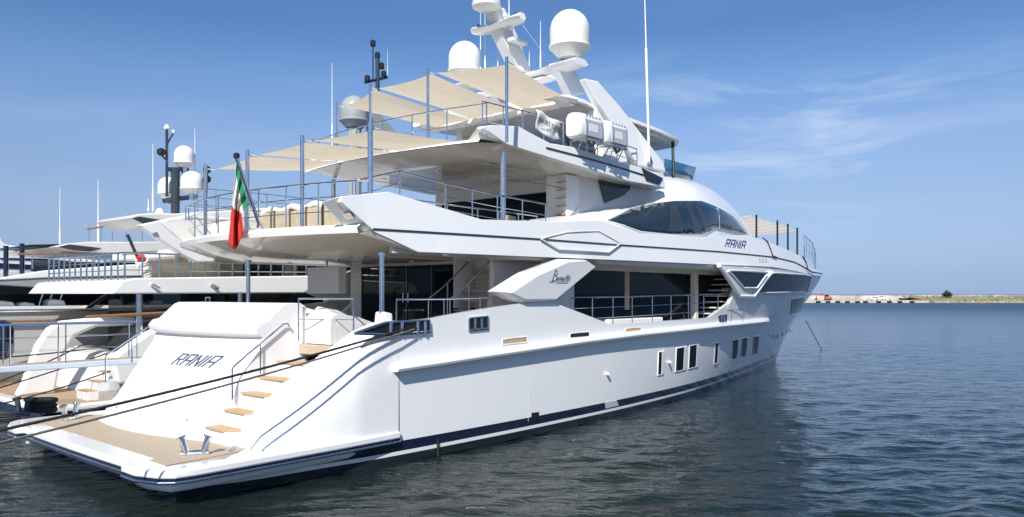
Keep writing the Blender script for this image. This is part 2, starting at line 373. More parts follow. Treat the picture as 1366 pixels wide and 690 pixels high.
# quay in front (low), stone wall behind
def dz(py, Y): return EYE+(393-py)/FP*Y
q = MB().box((xy(1000, YQ), YQ, -2), (xy(1240, YQ), YQ+30, 1.15)).build('quay', concrete, world=True, base=(200, YQ, 0), label='long low concrete quay across the water with dark fenders along its face', cat='quay')
mb = MB(); rings = []
for x in linsp(xy(985, YQ), xy(1700, YQ), 40):
    h = 3.6+random.uniform(-.12, .12); rings.append([(x, YQ+30, -1), (x, YQ+30.3, h*.55), (x, YQ+31, h), (x, YQ+34, h), (x, YQ+44, -1)])
mb.loft(rings).build('breakwater', stone, world=True, base=(150, YQ+30, 0), label='long pale stone breakwater wall on the horizon behind the quay', cat='breakwater')
mb = MB(); P = []
for i, x in enumerate(linsp(xy(1240, YQ), xy(1720, YQ), 60)):
    P.append([(x, YQ-6+random.uniform(-1, 1), -.6), (x, YQ-2+random.uniform(-1, 1), .8+random.uniform(-.2, .3)), (x, YQ+6, 1.5+random.uniform(-.3, .4)), (x, YQ+16, 2.5+random.uniform(-.3, .4)), (x, YQ+29.5, 3.0+random.uniform(-.3, .3))])
mb.grid(P).build('shore_bank', grassm, world=True, base=(260, YQ, 0), kind='structure', smooth=True)
# boulder line at the bank foot and grass tufts on it
rk = MB()
for i in range(170):
    x = random.uniform(xy(1236, YQ), xy(1720, YQ)); y = YQ-5+random.uniform(-2, 4); r = random.uniform(.3, .8); z = .1+random.uniform(0, .6)
    pts = [(x+r*random.uniform(.6, 1.1)*math.cos(a), y+r*random.uniform(.6, 1)*math.sin(a), z) for a in linsp(0, 5.2, 6)]
    rk.loft([[(p[0], p[1], z-r*.6) for p in pts], [(p[0]*.7+x*.3, p[1]*.7+y*.3, z+r*.35) for p in pts]])
rk.build('rocks', stone, world=True, base=(260, YQ, 0), kind='stuff')
gt = MB()
for i in range(1800):
    x = random.uniform(xy(1238, YQ), xy(1720, YQ)); y = YQ+random.uniform(-3, 29); z = .9+(y-YQ)*.075; h = random.uniform(.4, 1.2); a = random.uniform(0, 3)
    dx_, dy_ = .5*math.cos(a), .5*math.sin(a)
    gt.add([(x-dx_, y-dy_, z-.2), (x+dx_, y+dy_, z-.2), (x+random.uniform(-.3, .3), y, z+h*.7)], [(0, 1, 2)])
gt.build('grass', mat('grass_tufts', (.15, .19, .06), .9, var=(.15, .5)), world=True, base=(260, YQ, 0), kind='stuff', weld=False)
def tree_bush():
    Y = YQ+12; X = xy(1263, Y); z0 = 2.4; root = thing('bush', 'dark round bush standing alone on the far bank', 'bush', (X, Y, z0), world=True)
    t = MB()
    for a in linsp(0, 5, 5): t.tube([(X, Y, z0-.4), (X+.8*math.cos(a), Y+.8*math.sin(a), z0+1.2), (X+1.9*math.cos(a), Y+1.6*math.sin(a), z0+2.8)], .14, 6, r2=.04)
    t.build('trunk', bark, root)
    c = MB(); cl = [(random.uniform(-2.6, 2.6), random.uniform(-2, 2), random.uniform(.9, 3.0), random.uniform(.7, 1.2)) for _ in range(16)]
    for i in range(3600):
        cx, cy, cz, cr = random.choice(cl); cz = cz*(1-abs(cx)/6.5)
        d = Vector((random.gauss(0, 1), random.gauss(0, 1), random.gauss(0, 1))).normalized()*cr*random.uniform(.5, 1.05)
        p = Vector((X+cx, Y+cy, z0+cz))+d; u = Vector((random.gauss(0, 1), random.gauss(0, 1), random.gauss(0, 1))).normalized(); v = u.orthogonal().normalized(); s_ = .13
        c.add([p-u*s_-v*s_*.5, p+u*s_-v*s_*.5, p+v*s_], [(0, 1, 2)])
    c.build('crown', leaf, root, weld=False)
tree_bush()
for i, fx in enumerate((1091, 1104, 1117, 1130, 1143.5, 1154, 1171.5, 1186, 1200, 1216)):
    X = xy(fx, YQ); mb = MB(); n = 14
    mb.tube([(X-1.0, YQ-.45, .45), (X+1.0, YQ-.45, .45)], .46, 12)
    mb.tube([(X-.9, YQ-.3, .9), (X-.9, YQ-.1, 1.25)], .05, 6); mb.tube([(X+.9, YQ-.3, .9), (X+.9, YQ-.1, 1.25)], .05, 6)
    mb.build('quay_fender', tyre, world=True, base=(X, YQ, .4), smooth=True, label='black rubber fender hanging on the face of the far quay', cat='fender', group='fenders along the far quay')
# parked vans, excavator, kerb, buoy on the far quay
def van(fx, Y, ln, h, label, body=None, name='parked_van'):
    X = xy(fx, Y); z = 1.15; root = thing(name, label, 'van', (X, Y, z), world=True)
    prof = [(0, .35), (0, h*.62), (ln*.12, h*.66), (ln*.24, h), (ln, h), (ln, .35)]
    MB().ext([(X-ln/2+a, Y-.9, z+b) for a, b in prof], (0, 1.8, 0)).build('body', body or white2, root, bevel=.08)
    for k, (a, b) in enumerate(((.26, .50), (.54, .72), (.76, .94))):
        MB().box((X-ln/2+ln*a, Y-.92, z+h*.62), (X-ln/2+ln*b, Y-.88, z+h*.9)).build('window', glass, root)
    for a in (.2, .8):
        wl = MB().tube([(X-ln/2+ln*a, Y-.93, z+.36), (X-ln/2+ln*a, Y-.6, z+.36)], .36, 16).build('wheel', tyre, root, smooth=True)
van(1165.5, YQ+9, 4.4, 1.9, 'white van parked on the far quay, left of the other two vehicles')
van(1171.5, YQ+15, 4.9, 2.2, 'taller white van parked behind on the far quay')
van(1183, YQ+11, 4.0, 1.4, 'low white van parked on the far quay, right of the two taller ones')
X = xy(1104, YQ+8); Y = YQ+8
ex = thing('excavator', 'orange excavator standing on the far quay beside the yacht bow', 'excavator', (X, Y, 1.15), world=True)
MB().box((X-1.6, Y-1, 1.15), (X+1.8, Y+1, 1.8)).build('track', black, ex, bevel=.2)
MB().box((X-1.3, Y-1, 1.85), (X+1.9, Y+1, 3.0)).build('body', orange, ex, bevel=.15)
MB().box((X-1.2, Y-1.02, 3.0), (X+.2, Y+.4, 3.9)).build('cab', glass, ex, bevel=.08)
MB().tube([(X-.8, Y, 2.8), (X-3.2, Y, 4.6), (X-5.4, Y, 3.6), (X-5.6, Y, 2.0)], .28, 8).build('boom', orange, ex)
MB().box((X-6.2, Y-.6, 1.3), (X-5.2, Y+.6, 2.2)).build('bucket', dark_steel, ex, bevel=.1)
MB().box((xy(1218, YQ)-0, YQ-.2, 1.16), (xy(1234, YQ), YQ+.5, 1.42)).build('kerb', yellow, world=True, base=(xy(1226, YQ), YQ, 1.2), bevel=.04, label='yellow painted kerb at the end of the far quay', cat='kerb')
bx, by = xy(1310, 330), 330
by_ = thing('buoy', 'small red buoy floating off the far bank', 'buoy', (bx, by, 0), world=True)
MB().lathe((bx, by, -.3), [(.05, 0), (.5, .2), (.55, .55), (.35, .8), (.1, .95)], 16).build('float', orange, by_, smooth=True)
MB().tube([(bx, by, .5), (bx, by, 1.3)], .05, 8).build('pole', orange, by_)
#YACHT
# ------------------------------------------------------------------ yacht hull surface
STEM0, STEM5 = 37.6, 42.8
def stem(z): return STEM0+(STEM5-STEM0)*max(z, 0)/5 if z < 5 else STEM5+(z-5)*.25
B0 = [(0,3.85),(2,4.05),(4,4.28),(7,4.38),(10,4.38),(14,4.25),(18.5,3.88),(22,3.38),(26,2.6),(30,1.72),(34,.82),(36.5,.25),(37.6,0)]
B5 = [(0,4.15),(4,4.38),(8,4.5),(14,4.55),(20,4.5),(25,4.35),(29,4.08),(33,3.6),(36,3.05),(38.5,2.4),(40.5,1.65),(42,.78),(42.8,0)]
def T(s, z):
    q = s/stem(z)
    if q >= 1: return 0.0
    a = stab(B0, q*STEM0); b = stab(B5, q*STEM5); u = max(0, min(z/5, 1)); u = u**(1+.5*max(0, q-.5))
    t = lerp(a, b, u)
    if z < 0: t *= 1+z*.25
    if z > 5.3: t -= (z-5.3)*.10
    return max(t, 0)
YB = (0, 0, 0)
Y1 = thing('motor_yacht', 'large white motor yacht with beige shade sails and dark windows moored stern to', 'yacht', YB)
sheer_px = [(575,425),(600,420),(640,413),(693,405),(742,405),(815,433),(946,424),(984,396.5)]
sheer = px(sheer_px, T)
sheer = [(4.55, 3.36)]+[p for p in sheer if p[0] > 4.7]+[(sheer[-1][0]+.05, 5.17), (43.2, 5.17)]
def hull_side(side):
    qs = sorted(set([round(x, 5) for x in linsp(4.55/42.0, 1, 80)]+[round(p[0]/stem(p[1]), 5) for p in sheer if p[0] < 42]))
    rings = []
    for q in qs:
        zt = 5.17
        for _ in range(20): zt = tab(sheer, q*stem(zt))
        r = []
        for z in [-1.2, -.5, 0]+[zt*k/12 for k in range(1, 13)]: r.append((q*stem(z), side*T(q*stem(z), z), z))
        for z in (zt, zt-.7): r.append((q*stem(z), side*max(T(q*stem(z), z)-.16, 0), z))
        rings.append(r)
    return MB().loft(rings, cap=False, ringclosed=False)
for sd in (1, -1): hull_side(sd).build('hull', hullm, Y1, smooth=True, ang=28)
# aft lower hull under the bathing platform
def plan_edge(t):   # aft edge of the platform
    a = abs(t); return -1.05-.18*(a > 3.0)+.10*(a/4)**2+(max(0, a-4.05)/.4)**2*.35
rings = []
for s_ in linsp(-.45, 4.6, 10):
    r = []
    for sd in (1, -1):
        k = min(1, .93+(s_+.45)*.05)
        col_ = [(s_+.25*(1-z)*.2, sd*T(s_, z)*k, z) for z in (-1.2, 0, .3, .5)]
        r += col_ if sd == 1 else col_[::-1]
    rings.append(r)
MB().loft(rings).build('lower_hull', hullm, Y1, smooth=True, ang=28)
def plat_outline(off=0, sf=4.6):
    P = [(sf, 4.42+off)]+[(s_, 4.46+off) for s_ in (3, 2, 1, .2)]+[(-.45, 4.45+off), (-.8, 4.38+off), (-1.02-off*.6, 4.15+off)]
    P += [(-1.22-off, 3.6), (-1.22-off, 3.03), (-1.05-off, 2.97), (-1.07-off, 1.5)]
    P = P+[(-1.08-off, 0)]+[(a, -b) for a, b in P[::-1]]
    return P
PZ = .76
MB().ext([(a, b, .60) for a, b in plat_outline()], (0, 0, PZ-.60)).build('swim_platform', white, Y1, bevel=.035, smooth=True)
MB().ext([(a, b, .555) for a, b in plat_outline(-.03)], (0, 0, .05)).build('rubbing_strip', navy, Y1)
MB().ext([(a, b, .50) for a, b in plat_outline(.015)], (0, 0, .055)).build('rubbing_strip', steel, Y1, bevel=.02)
MB().ext([(a, b, .30) for a, b in plat_outline(-.22)], (0, 0, .20)).build('platform_underside', white, Y1, bevel=.1, smooth=True)
tk = [(-.72,-3.9),(-.72,-3.12),(-.58,-3.05),(-.58,3.05),(-.72,3.12),(-.72,3.9),(.35,4.05),(1.35,3.35),(1.35,-3.35),(.35,-4.05)]
MB().ext([(a, b, PZ+.002) for a, b in tk], (0, 0, .006)).build('teak_deck', teak, Y1)
# stern quarters (rounded bulwark wings beside the stairs)
inner = [(1.12, .86), (1.28, 1.24), (1.69, 1.60), (2.25, 2.04), (2.96, 2.57), (3.37, 2.86), (3.75, 3.15), (4.2, 3.36), (4.56, 3.38)]
for sd in (1, -1):
    rings = []
    for s_ in linsp(1.12, 4.56, 22):
        zt = tab(inner, s_); u = (s_-1.12)/3.44; ti = lerp(3.15, 4.15, u**2.2); to = lerp(3.9, T(4.56, 2.2)+.02, min(1, u*1.5)**.6); zb = PZ-.02; n = lerp(2.0, 7, u**2.5); r = []
        for k in range(15):
            a = math.pi/2*k/14
            r.append((s_-.0*a, sd*(ti+(to-ti)*math.sin(a)**(2/n)), zb+(zt-zb)*max(math.cos(a), 0)**(2/n)))
        r.append((s_, sd*to, .6)); r.append((s_, sd*(ti-.05), .6)); r.append((s_, sd*(ti-.02), zt-.06))
        rings.append(r)
    MB().loft(rings).build('stern_quarter', white, Y1, smooth=True, ang=40)
# garage door / sloped transom
def goff(t): return .06*(t+1.0)**2
gprof = [(.36,PZ),(.50,.80),(.66,1.06),(1.82,2.76),(1.90,2.98),(1.72,3.06),(1.68,3.18),(1.80,3.32),(1.98,3.36),(2.40,3.74),(2.52,3.79),(3.3,3.79),(3.45,3.7),(3.5,2.9),(3.5,PZ)]
rings = []
for t in linsp(-2.85, 2.02, 16): rings.append([(a+goff(t) if a < 3.2 else a+.15, t, z) for a, z in gprof])
MB().loft(rings).build('transom', white2, Y1, smooth=True, bevel=.03, ang=25)
def gface(z): return .66+(z-1.06)*(1.16/1.70)
# hinge seam of the garage door
MB().tube([(gface(1.2)+goff(1.75)-.004, 1.75, 1.2), (gface(2.72)+goff(1.75)-.004, 1.75, 2.72)], .008, 6).build('seam', panel_line, Y1)
MB().tube([(gface(1.32)+goff(t)-.004, t, 1.32) for t in linsp(-2.6, 1.75, 12)], .007, 6).build('seam', panel_line, Y1)
for t in (-2.1, 1.2): MB().tube([(gface(1.12)+goff(t)+.02, t, 1.12), (gface(1.12)+goff(t)-.012, t, 1.12)], .035, 12).build('door_latch', steel, Y1)
for k in range(4): MB().tube([(1.05+.43*k, 3.02+.12*k, 1.02+.34*k), (1.05+.43*k, 2.98+.12*k, 1.02+.34*k)], .022, 10).build('step_light', steel, Y1)
G, GW = word_strokes(.8)
def gplace(u, v):
    z = 2.27+v*.25; t = lerp(-.62, 1.12, u/GW); return (gface(z)+goff(t)-.012, t, z)
strokes(G, gplace, .12, (-.012, 0, .008)).build('name_lettering', chrome_txt, Y1)
# stairs, starboard and port, up to the main deck
for sd, ta, tb in ((1, 2.04, 3.6), (-1, 2.87, 3.9)):
    steps = [(.90, 1.09), (1.33, 1.42), (1.76, 1.76), (2.20, 2.08), (2.66, 2.42), (2.95, 2.70)][:5]
    for i, (s_, z) in enumerate(steps):
        tb_ = lerp(3.12, tb if sd == 1 else 3.8, i/6)
        st = MB().box((s_+.09, sd*ta, PZ-.1), (s_+.75, sd*(tb_+.02), z-.035)).build('stair_riser', white, Y1)
        MB().ext([(s_+.04, sd*(ta+.06), z-.03), (s_+.04, sd*(tb_-.28), z-.03), (s_+.42, sd*(tb_), z-.03), (s_+.42, sd*(ta+.06), z-.03)], (0, 0, .035)).build('tread', teak_steps, st)
# handrails beside the garage
for sd, hp in ((1, [(310,533),(310,492),(313,488),(378,432.5),(384,432),(386,436)]), (-1, [(141,510),(141,476),(144,472),(205,431),(209,429),(211,432)])):
    ta = 2.10 if sd == 1 else -2.98
    Hp = [U(x, y, t=ta) for x, y in hp]; o = MB().tube(Hp, .024, 8).build('handrail', steel, Y1, smooth=True)
    a, b = (U(347.5, 499, t=ta), U(347.5, 459, t=ta)) if sd == 1 else (U(176, 484, t=ta), U(176, 452, t=ta))
    MB().tube([a, b], .019, 8).build('post', steel, o, smooth=True)
# bollards on the platform
def bollard(parent, c, ang=0, k=1.0, m=steel, name='mooring_bollard'):
    mb = MB(); ca, sa = math.cos(ang), math.sin(ang)
    for e in (-1, 1):
        a = Vector((c[0]+ca*.16*e*k, c[1]+sa*.16*e*k, c[2])); b = Vector((c[0]+ca*.25*e*k, c[1]+sa*.25*e*k, c[2]+.36*k))
        mb.tube([a, b], .062*k, 12); mb.tube([b-Vector((0, 0, .01)), b+Vector((ca*e, sa*e, 0))*.015+Vector((0, 0, .03*k))], .10*k, 14)
    mb.tube([(c[0]-ca*.27*k, c[1]-sa*.27*k, c[2]+.02), (c[0]+ca*.27*k, c[1]+sa*.27*k, c[2]+.02)], .06*k, 8)
    return mb.build(name, m, parent, smooth=True)
c_ = U(260, 606, z=PZ+.02); bollard(Y1, (c_[0], c_[1], PZ+.01), R(35)); bollard(Y1, (c_[0], -c_[1], PZ+.01), R(-35))
fp = MB(); c2 = U(310, 601, z=PZ)
for k in range(4): fp.lathe((c2[0]+.09*k-.1, c2[1]-.12*k+.12, PZ), [(.05, 0), (.055, .03), (.02, .045)], 12)
fp.build('deck_filler', steel, Y1, smooth=True)
# rub rail, starboard and port
rl = px([(523,484),(640,467.5),(775,449),(850,440.5),(960,430),(1027,424)], T)
for sd in (1, -1):
    rings = []
    for s_ in linsp(rl[0][0], rl[-1][0], 46):
        z = tab(rl, s_)-.10; t = T(s_, z); d = .24*min(1, max(.12, (rl[-1][0]-s_)/.7))
        rings.append([(s_, sd*(t-.06), z+.09), (s_, sd*(t+d*.45), z+.085), (s_, sd*(t+d*.9), z+.03), (s_, sd*(t+d), z-.04), (s_, sd*(t+d*.9), z-.10), (s_, sd*(t-.06), z-.13)])
    MB().loft(rings).build('rub_rail', white, Y1, smooth=True, ang=40)
# hull windows
def hull_window(quad, name='hull_window', fr=.02, m=dark_glass, side=1, frame=white):
    P = px(quad, T); o = panel(P, T, .012, side).build(name, m, Y1, solid=.02)
    outline(P, T, .012, fr, side).build('frame', frame, o, smooth=True)
    if name == 'hull_window':
        a, b, c, d = P; w_ = .42*(.6 if b[0]-a[0] > .45 else 1); q4 = [(lerp(b[0], a[0], w_), lerp(b[1], a[1], w_)), b, c, (lerp(c[0], d[0], w_), lerp(c[1], d[1], w_))]
        panel(q4, T, .026, side).build('reveal', frame, o, solid=.015)
wins = [[(878,470),(885.5,468),(884.5,499),(877,501)],[(902,465),(915.5,462),(914,493),(900.5,496)],[(919.5,461.5),(932,459),(930.5,489),(918,492)],
        [(953.5,458),(959,457),(957.5,484),(952,486)],[(977,454),(986.5,452),(984.5,477),(975.5,480)],[(989.5,451.5),(998.5,450),(996.5,474.5),(988,477)],[(1005.5,449),(1014,448),(1012,472),(1004,474)]]
for q in wins:
    for sd in (1, -1): hull_window(q, side=sd)
for x, y, h in ((1034,449,6),(1039.5,448.5,6),(1047,446,5),(1053,443.5,5),(1059,440.5,4)):
    for sd in (1, -1): hull_window([(x-1,y-h/2),(x+.9,y-h/2-.3),(x+.9,y+h/2-.3),(x-1,y+h/2)], 'porthole', .015, m=white, frame=steel, side=sd)
for sd in (1, -1): hull_window([(1056.5,399),(1073,396.5),(1070,417),(1055,419.5)], 'bow_window', .03, side=sd)
for q, fw in (([(670,453),(703,449),(703,456.5),(670,460)], teak_steps), ([(760,445),(786,442.5),(786,449),(760,451.5)], black), ([(834,438.5),(855,436.5),(855,442),(834,444)], teak_steps)):
    for sd in (1, -1):
        P = px(q, T); o = panel(P, T, .004, sd).build('freeing_port', black if fw is black else fw, Y1, solid=.01)
        outline(P, T, .006, .018, sd).build('frame', white, o, smooth=True)
for q in ([(625,425),(650,422.5),(650,438.5),(625,441)], [(959,421),(968.5,420),(968,429.5),(958.5,430.5)]):
    for sd in (1, -1):
        P = px(q, T); o = panel(P, T, .006, sd).build('fairlead', black, Y1, solid=.01)
        outline(P, T, .02, .035, sd).build('frame', steel, o, smooth=True)
        a, b = P[0], P[2]; m_ = [(lerp(a[0], b[0], u), lerp(a[1], b[1], .5)) for u in (.3, .65)]
        for s_, z in m_: MB().tube([(s_, sd*(T(s_, z)+.03), z-.13), (s_, sd*(T(s_, z)+.03), z+.13)], .04, 8).build('roller', steel, o, smooth=True)
# big stern fairlead let into the quarter, starboard and port
def tq(s, z): return T(max(s, 4.2), z)+.03
P = px([(472,445),(513,430.5),(572,427.5),(573,442.5),(518,446.5)], tq)
for sd in (1, -1):
    o = panel(P, tq, .006, sd).build('stern_fairlead', black, Y1, solid=.01); outline(P, tq, .02, .035, sd).build('frame', steel, o, smooth=True)
    for x in (520, 535, 556, 566):
        p = onT(x, 437, tq); MB().tube([(p[0], sd*(p[1]+.03), p[2]-.14), (p[0], sd*(p[1]+.03), p[2]+.14)], .045, 10).build('roller', steel, o, smooth=True)
for x, y in ((809,498.6),(892,483),(1029,449),(453,533)):
    tf = T if x > 500 else (lambda s, z: T(s, z)-.2)
    p = onT(x, y, tf); 
    for sd in (1, -1): MB().tube([(p[0], sd*(p[1]-.1), p[2]), (p[0], sd*(p[1]+.12), p[2]-.01)], .055 if x > 500 else .03, 12).build('outlet', white if x > 500 else steel, Y1, smooth=True)
for s_ in (onT(706, 500, T)[0],):
    for sd in (1, -1): MB().tube([(s_, sd*(T(s_, z)+.0), z) for z in linsp(.42, 2.2, 8)], .007, 6).build('seam', panel_line, Y1)
for sd in (1, -1): MB().tube([(4.60, sd*(T(4.6, z)+.004), z) for z in linsp(.7, 2.35, 8)], .010, 6).build('seam', panel_line, Y1)
for q in ([(709,551),(718.5,549.5),(717.5,560),(708.5,561.5)],):
    P = px(q, T); panel(P, T, .01, 1).build('drain_plate', black, Y1, solid=.02)
P = px([(807,537),(822,534),(825,541),(808,545)], T); panel(P, T, .008, 1).build('drain_plate', grey, Y1, solid=.02)
# anchor pocket stain strip at the stem
a_ = [onT(x, y, T) for x, y in ((1088,391),(1080,404),(1072,417))]
MB().tube([(p[0], p[1]+.02, p[2]) for p in a_], .05, 6).build('bow_chain_strip', yellow, Y1)

# ------------------------------------------------------------------ decks
def deck_plate(z0, z1, s0, s1, inset, name, m, aft=None, zref=4.5, bevel=.02, n=40):
    st = []; ss = linsp(s0, s1, n)
    for s_ in ss: st.append((s_, max(T(s_, zref)-inset, .02)))
    P = st[::-1]
    P = [(a, b) for a, b in P]
    aftc = aft or []
    poly = [(a, b, z0) for a, b in P]+[(a, b, z0) for a, b in aftc]+[(a, -b, z0) for a, b in P[::-1]]
    return MB().ext(poly, (0, 0, z1-z0)).build(name, m, Y1, bevel=bevel)
deck_plate(2.55, 2.78, 3.4, 24.5, .18, 'main_deck', teak, zref=3)
deck_plate(4.1, 4.3, 24.2, 41.5, .2, 'fore_deck', white2, zref=4)
# deck-2 slab with its flared aft rim (soffit overhangs the aft deck)
def aft2(t): return 2.75+.045*t*t
rings = []
ts = linsp(-4.25, 4.25, 21)
def cr2(t, s0, z): return (s0+.045*t*t, t, z)
top_ = [cr2(t, 2.72, 5.60) for t in ts]; lip = [cr2(t, 2.62, 5.52) for t in ts]; lip2 = [cr2(t, 2.66, 5.40) for t in ts]
mid = [cr2(t, 3.5, 5.16) for t in ts]; und = [cr2(t*.96, 4.6, 4.98) for t in ts]; fw = [(13, t*1.0, 4.98) for t in ts]; fwt = [(13, t, 5.42) for t in ts]; tin = [cr2(t*.97, 2.95, 5.60) for t in ts]; tin2 = [cr2(t*.97, 3.0, 5.42) for t in ts]
MB().grid([fwt, tin2, tin, top_, lip, lip2]).build('upper_deck', white, Y1, smooth=True, ang=30)
MB().grid([lip2, mid, und, fw]).build('upper_deck_soffit', soffit, Y1, smooth=True, ang=20)
for t in (-2.9, 0, 2.9):  # soffit joints
    MB().tube([(4.7, t, 4.975), (8.7, t, 4.975)], .012, 6).build('seam', panel_line, Y1)
deck_plate(4.98, 5.42, 12.8, 41.5, .12, 'upper_deck_forward', cream, zref=4.9)
for x, y in ((449, 346.5), (594, 341)):
    p = U(x, y, z=4.96); MB().tube([(p[0], p[1], 4.985), (p[0], p[1], 4.955)], .09, 14).build('ceiling_light', steel, Y1)
# fascia of deck 2, running from the aft wing tips to the bow
T2 = lambda s, z: T(max(s, 3.6), 5.2)+.06-(z-5.2)*.12 if s < 40 else T(s, min(z, 5.3))+.06
up = px([(455,262),(518,256),(580,274.5),(643,293),(735,296),(802,294),(853,311),(936,316),(997,313.5),(1011,318),(1043,330),(1070,343),(1086,362)], T2)
lo = px([(498,307),(559,336),(680,341),(802,346),(958,353),(1031,356),(1088,367.5)], T2)
gr = px([(498,306),(610,312.5),(722,319.5),(825,327),(960,336),(1031,343),(1061,350),(1084,363)], T2)
up[0] = (max(up[0][0], 2.9), up[0][1])
def ext_tab(Tb, s): return Tb+[(s, Tb[-1][1]-.02)]
upL = [p for p in up]; upL = [upL[0]]+[p for i, p in enumerate(upL) if i and p[0] > upL[0][0]]
upL.sort(); loL = [(upL[0][0], upL[0][1]-.12)]+[p for p in lo if p[0] > upL[0][0]+.3]
grz = lambda s: tab(gr, s)
S2E = 42.6
upL = [p for p in upL if p[0] < S2E-1]+[(S2E, 5.42)]; loL = [p for p in loL if p[0] < S2E-1]+[(S2E, 5.14)]
upper_bot = [(s_, max(tab(loL, s_), min(grz(s_)+.022, tab(upL, s_)-.03)) if s_ > gr[0][0] else tab(loL, s_)) for s_ in cols(upL[0][0], S2E, 60, [gr[0][0], lo[0][0]])]
low_top = [(s_, min(grz(s_)-.022, tab(upL, s_)-.02)) for s_ in cols(gr[0][0], S2E, 60)]
T2lo = lambda s, z: T2(s, z)-.05
for sd in (1, -1):
    band(upL, upper_bot, T2, .22, sd, 70).build('upper_bulwark', white, Y1, smooth=True, ang=25, bevel=.02)
    band(low_top, [(s_, tab(loL, s_)) for s_, _ in low_top], T2lo, .20, sd, 70).build('lower_fascia', white, Y1, smooth=True, ang=25, bevel=.015)
    band([(s_, grz(s_)+.035) for s_, _ in low_top], [(s_, grz(s_)-.035) for s_, _ in low_top], lambda s, z: T2(s, z)-.10, .08, sd, 60, rows=2).build('groove', grey, Y1)  # shadow line of the groove put into the band's grey colour
    # wing end plate facing aft with its lamp
    e0 = upL[0]; e1 = loL[1] if len(loL) > 1 else loL[0]
    a = (2.72, 3.92, 6.05); b = (e0[0], T2(*e0)-.02, e0[1]); c = (gr[0][0], T2(*gr[0])-.05, gr[0][1]); d = (gr[0][0]-.18, 3.85, gr[0][1]-.12); f_ = (4.4, T2(4.4, 5.15)-.1, 5.12); g_ = (4.1, 3.8, 5.05)
    M = lambda p: (p[0], sd*p[1], p[2])
    MB().ext([M(a), M(b), M(c), M(d)], (.05, 0, .02)).build('wing_end', white2, Y1, bevel=.01)
    MB().add([M(a), M(d), M((4.2, 3.8, 5.5)), M((5.3, 3.95, 6.3)), M((4.6, 4.1, 6.4))], [(0, 1, 2, 3, 4)]).build('wing_inner', cream, Y1, solid=.03)
    c1 = [d, (3.50, 4.22, 5.39), (4.33, 4.22, 5.15), (5.43, 4.08, 4.975), (7.0, 4.1, 4.975)]
    c2_ = [(gr[0][0], T2lo(*gr[0])-.02, gr[0][1]-.02)]+[(s_, T2lo(s_, tab(loL, s_))-.02, tab(loL, s_)+.01) for s_ in (4.35, 4.85, 5.5, 7.0)]
    MB().grid([[M(q1) for q1 in c1], [M(q1) for q1 in c2_]]).build('wing_underside', soffit, Y1, solid=.02)
    lp = MB().ext([M((3.18, 4.06, 5.83)), M((3.23, 4.30, 5.86)), M((3.38, 4.28, 5.74)), M((3.33, 4.04, 5.71))], (-.04, 0, -.02)).build('courtesy_lamp', steel, Y1, bevel=.01)
# hexagonal styling relief on the fascia
hexo = px([(722,319),(755,310.5),(798,308.5),(828,325),(812,337),(745,333)], T2)
for sd in (1, -1):
    outline(hexo, T2, -.004, .028, sd, 8).build('hexagon_relief', cream, Y1, smooth=True)
# blue name on the bulwark
G2, GW2 = word_strokes(.75)
pa = onT(967, 330.5, T2); pb = onT(996, 333, T2)
def side_place(u, v, sd=1):
    s_ = lerp(pa[0], pb[0]+.0, u/GW2); z = lerp(pa[1+1], pb[2], u/GW2)+v*.30+.05; return (s_, sd*(T2(s_, z)+.012), z)
strokes(G2, side_place, .11, (0, .012, 0)).build('name_lettering', blue_txt, Y1)
for x in (1013, 1017, 1021):
    for sd in (1, -1):
        P = px([(x-1,344.5),(x+.8,344.8),(x+1.4,350),(x-.3,349.8)], T2lo); panel(P, T2lo, .012, sd).build('air_slot', grey, Y1, solid=.01)
for q in ([(1017,317.5),(1023,322),(1028,334),(1030,341),(1036,343.5)], [(1070,342),(1075,350),(1078,361),(1085,364)]):
    for sd in (1, -1): outline(px(q, T2), T2, .02, .025, sd, 8, closed=False).build('fairing_strip', black, Y1, smooth=True)
# forward windows in the raised bulwark and the slanted corner piece
Tw = lambda s, z: T(s, z)
for sd in (1, -1):
    fwz = px([(957,355),(966,354.5),(1000,357),(1000,393),(984,396.5)], Tw)
    panel([(fwz[0][0], 5.15), (fwz[2][0], 5.15), (fwz[2][0], fwz[4][1]-.02), (fwz[4][0], fwz[4][1])], Tw, .03, sd).build('side_frame', white, Y1, solid=.16)
    P1 = px([(968,361.5),(1021,363.5),(1006,384.5),(989,384.5)], Tw); P2 = px([(1030,364.5),(1081,368),(1076.5,389.5),(1004,391.5)], Tw)
    for P in (P1, P2):
        o = panel(P, Tw, .115 if P is P1 else .02, sd).build('forward_window', glass2, Y1, solid=.02)
        outline(P, Tw, .115 if P is P1 else .02, .05, sd).build('frame', white, o, smooth=True)
    kn = px([(1094,391),(1060,393),(1003,394)], Tw); outline(kn, Tw, .01, .04, sd, closed=False).build('knuckle', white, Y1, smooth=True)
    outline(px([(957,354),(984,395),(1003,395.5),(1027,363)], Tw), Tw, .06, .10, sd, 8, closed=False).build('window_surround', white, Y1, smooth=True)
